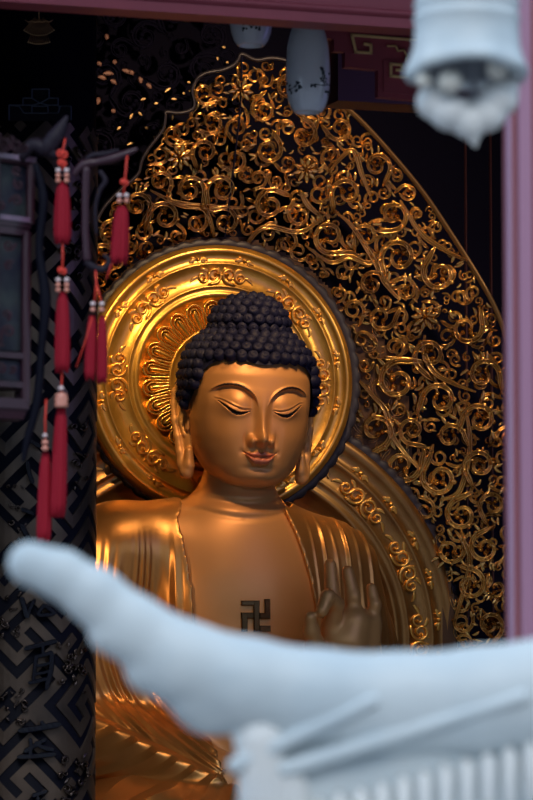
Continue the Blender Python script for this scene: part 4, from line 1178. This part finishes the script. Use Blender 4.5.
def tassel(parent, px, y0, y1, hw, lean=0.0, w_=10):
    s = random.random()*6
    b = MB(); L = (y1-y0)*ls; c = LP(px, y1, w_)
    prof = [(0, 0), (hw*.9, 0), (hw*1.02, .12), (hw, .35), (hw*.92, .65), (hw*.75, .88), (hw*.45, 1.0), (0, 1.0)]
    b.lathe((0, 0, 0), [(r*ls, z*L) for r, z in prof], 40, fn=lambda t, z: 1+.10*math.sin(9*t+s)+.06*math.sin(17*t+s*2+z*9))
    V = np.concatenate(b.v); k = 1-V[:, 2]/L
    V = V+c; V += (lean*ls*k)[:, None]*RT*-1; low = k > .99
    V[:, 2] += np.where(low, np.sin(np.arctan2(V[:, 1]-c[1], V[:, 0]-c[0])*5+s)*2.2*ls, 0); b.v = [V]
    return b.build('tassel_skirt', M['red'], parent)
def beads(parent, px, y, n=2, step=5.5, r=3.0, m=None, w_=12):
    for k in range(n):
        b = MB(); c = LP(px, y+k*step, w_); b.ball(c, (r*ls, r*ls, r*.85*ls), 12, 8); b.build('bead', m or (M['bead'] if k == 0 else M['beadband']), parent)
def cord(parent, pts, r=1.1, w_=10):
    b = MB(); b.tube([LP(x, y, w_) for x, y in pts], r*ls, 6); b.build('cord', M['redb'], parent)
def knot(parent, px, y, r=4.5, w_=12):
    b = MB()
    for k in range(2):
        t = np.linspace(0, 2*PI, 16); sgn = -1 if k else 1
        b.tube([LP(px+sgn*r*.9*(1-math.cos(a))*.55, y-r*.8*math.sin(a)*.8+sgn*.6, w_) for a in t], 1.5*ls, 6)
    b.ball(LP(px, y, w_+1), 2.4*ls, 8, 6); b.build('knot', M['redb'], parent)
t1 = thing('tassel_string', 'longest string of three crimson tassels with pearl and coral beads, hanging beside the lantern', 'tassel', tuple(LP(63, 152, 10)), 'red tassels')
cord(t1, [(66, 140), (64, 150), (63, 172)]); knot(t1, 63, 156); knot(t1, 63, 165, 3.5)
for x in (59, 67.5): beads(t1, x, 172, 3, 5.2, 3.0)
tassel(t1, 63, 183, 243, 8.0); cord(t1, [(63, 240), (63.5, 258), (63, 276)]); knot(t1, 63, 272, 3.5)
for x in (59, 67.5): beads(t1, x, 281, 3, 5.2, 3.0)
tassel(t1, 63, 293, 372, 7.2); cord(t1, [(63, 368), (62.5, 380), (62, 392)])
beads(t1, 62, 389, 1, 5, 3.2)
b = MB(); b.lathe(LP(62, 408, 10), [(0, 0), (6.5*ls, 0), (7.0*ls, 3*ls), (6.2*ls, 5*ls), (7*ls, 8*ls), (6.2*ls, 10.5*ls), (6.5*ls, 13*ls), (0, 16*ls)], 24); b.build('bead_band', M['beadband'], t1)
tassel(t1, 61.5, 407, 516, 7.4, 3)
t2 = thing('tassel_string', 'short crimson tassel lowest at the left, ending above the pale roof tip', 'tassel', tuple(LP(46, 425, 10)), 'red tassels')
cord(t2, [(47, 400), (46, 420), (46, 440)]); beads(t2, 46, 436, 1, 5, 2.8); beads(t2, 46, 443, 2, 6, 3.6, M['beadband'])
tassel(t2, 46, 453, 541, 6.6, 1.5)
t3 = thing('tassel_string', 'crimson tassel in front of the gilded openwork, hanging from the carved arm', 'tassel', tuple(LP(123, 170, 10)), 'red tassels')
cord(t3, [(128, 154), (126, 175), (124, 197)]); knot(t3, 125, 184, 3)
for x in (120, 127): beads(t3, x, 197, 2, 5.5, 2.9)
tassel(t3, 122.5, 207, 264, 8.2, 3); cord(t3, [(117, 255), (111, 268), (107, 280)], .9)
t4 = thing('tassel_string', 'pair of crimson tassels on one cord crossing the left rim of the round halo', 'tassel', tuple(LP(98, 285, 10)), 'red tassels')
cord(t4, [(96, 268), (97, 285), (95, 303)]); cord(t4, [(97, 285), (102, 303)]); cord(t4, [(93, 318), (86, 342), (77, 368)], .8)
for x in (93.5, 102.5): beads(t4, x, 305, 2, 6, 3.0)
tassel(t4, 92.5, 316, 380, 5.2, 2); tassel(t4, 102.5, 316, 383, 5.0, 0)

# ================================================================== stone wind bell, upper right
DB = 5.0; bs = DB/FPX
cB = at(467, 78, DB)
bell = thing('stone_bell', 'pale blue white stone bell with flared wavy mouth and cloud shaped clapper, upper right', 'bell', tuple(cB), None)
b = MB()
wav = lambda t, z: 1+(.035*math.sin(7*t+1.2)+.02*math.sin(11*t))*max(0, 1-z/(34*bs))
prof = [(44, 4), (52, -1), (59, -2), (62.5, 3), (61, 9), (57, 18), (53.5, 30), (52.5, 42), (52, 56), (53.2, 58), (53.2, 61), (51.6, 63), (51.4, 70), (53, 72), (53, 75), (51, 77), (50, 110), (44, 130), (26, 148), (0, 152)]
b.lathe(cB, [(r*bs, z*bs) for r, z in prof], 72, wav)
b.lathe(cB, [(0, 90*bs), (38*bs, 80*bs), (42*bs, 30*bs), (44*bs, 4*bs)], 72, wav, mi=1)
fdir = -np.array([FW[0], FW[1]])/math.hypot(FW[0], FW[1])
for q in b.v:
    a_ = ((q[:, 0]-cB[0])*fdir[0]+(q[:, 1]-cB[1])*fdir[1])/(np.hypot(q[:, 0]-cB[0], q[:, 1]-cB[1])+1e-6); zr = (q[:, 2]-cB[2])/bs
    q[:, 2] += bs*10*np.clip(a_, 0, 1)**2*np.clip(1-(zr-6)/24, 0, 1)
b.build('bell_body', [M['stone'], M['stonedark']], bell)
# petals in relief round the mouth
def bellclapper():
    P = grid((405, 60, -34), (530, 152, 34), 1.6)
    f = None
    for c_, r_ in [((436, 102, 0), (20, 19, 17)), ((450, 114, -4), (20, 18, 17)), ((468, 124, -4), (17, 15, 14)), ((486, 116, -2), (19, 17, 15)), ((498, 100, 0), (20, 18, 16)), ((505, 88, 2), (14, 15, 13)), ((463, 108, 6), (26, 12, 12))]:
        q = ell(P, c_, r_); f = q if f is None else smin(f, q, 5)
    f = smin(f, cap(P, (472, 132, -4), (475, 146, -4), 10, 2.5), 5)
    V, F = surface_nets(f, (405, 60, -34), 1.6); return V, F
V, F = bellclapper()
W3 = at(V[:, 0], V[:, 1], np.full(len(V), DB))+(V[:, 2]*bs)[:, None]*np.array([FW[0], FW[1], 0]); mesh_obj('cloud_clapper', W3, F, M['stonew'], bell)
for (x, y, r) in ((450, 81, 12.5), (497, 68, 11), (424, 80, 8)):
    b = MB(); b.ball(at(x, y, DB-.045), r*bs, 20, 14); b.build('round_knob', mat('cream_stone', (.78, .74, .66), .5) if 'cream_stone' not in bpy.data.materials else bpy.data.materials['cream_stone'], bell)
b = MB(); b.tube([at(474, 100, DB+.05), at(474, 0, DB+.05)], 3*bs, 8); b.build('clapper_rod', M['stonedark'], bell)
b = MB(); b.tube([cB+np.array([0, 0, 150*bs]), cB+np.array([0, 0, 260*bs])], 8*bs, 10); b.build('hanger', M['stonedark'], bell)

# ================================================================== pale stone roof corner in the foreground
DR = 4.0; rs = DR/FPX
def RW(V):
    return at(V[:, 0], V[:, 1], np.full(len(V), DR))+(V[:, 2]*rs)[:, None]*np.array([FW[0], FW[1], 0])
roof = thing('stone_roof_corner', 'blurred pale blue stone roof eave with upswept tip across the foreground', 'stone roof', tuple(at(400, 830, DR)))
def net(name, fn, lo_, hi_, h_, m, parent=roof):
    P = grid(lo_, hi_, h_); V, F = surface_nets(fn(P), lo_, h_); return mesh_obj(name, RW(V), F, m, parent)
def ridgef(P):
    pts = [(30, 564, 0, 22.5), (62, 575, 0, 24), (95, 596, 0, 28), (135, 630, 0, 33), (185, 664, 2, 42), (250, 686, 4, 47), (320, 700, 6, 50), (400, 706, 8, 53), (480, 704, 8, 56), (600, 690, 8, 62)]
    f = None
    for a, b_ in zip(pts[:-1], pts[1:]):
        c = cap(P*np.array([1, 1, 1.3], np.float32), (a[0], a[1], a[2]), (b_[0], b_[1], b_[2]), a[3], b_[3]); f = c if f is None else smin(f, c, 10)
    # bumps hanging under the ridge
    for (x, y, r) in ((108, 640, 14), (152, 676, 20), (212, 712, 26), (196, 704, 18)): f = smin(f, ell(P, (x, y-2, 2), (r*1.3, r, 18)), 12)
    return f
net('hip_ridge', ridgef, (-4, 530, -60), (600, 790, 66), 3.5, M['stone'])
def slopef(P):
    x, y, w_ = P[..., 0], P[..., 1], P[..., 2]
    left = 238+(y-735)*.22
    d = np.maximum(np.maximum(left-x, x-600), np.maximum(690-y, y-850)); d = np.maximum(d, np.abs(w_-20)-26)
    return d-6
net('roof_slope', slopef, (215, 676, -20), (612, 864, 62), 4.0, M['stone'])
def rib(name, a, b_, r):
    net(name, lambda P: cap(P, a, b_, r, r*.8), (min(a[0], b_[0])-15, min(a[1], b_[1])-15, -60), (max(a[0], b_[0])+15, max(a[1], b_[1])+15, 10), 2.5, M['stone'])
rib('tile_ridge', (236, 764, -20), (372, 700, -34), 9)
rib('tile_ridge', (285, 768, -22), (520, 696, -38), 9)
net('corner_bracket', lambda P: smin(cap(P, (262, 742, -8), (263, 800, -8), 24, 25), cap(P, (290, 780, -8), (300, 850, -8), 18, 18), 8), (225, 705, -50), (330, 870, 30), 3, M['stonew'])
k = 0
for x in range(318, 600, 21):
    y0 = 800-(x-318)*.27
    b = MB(); P = [RW(np.array([[x, y, w_]]))[0] for y, w_ in ((y0, -16), (y0+5, -30), (y0+50, -30), (y0+62, -26))]
    b.tube(P, np.array([5.5, 7.5, 7.5, 5])*rs, 12); b.build('tile_end', M['stonew'], roof)
# post standing on the ground that carries the roof, below the frame
b = MB(); pc = at(430, 860, DR+.05)
b.lathe((pc[0], pc[1], 0), [(0, 0), (.30, 0), (.30, .08), (.22, .14), (.18, .3), (.17, pc[2]-.06), (.24, pc[2]+.02), (0, pc[2]+.03)], 32); b.build('stone_post', M['stone'], roof)
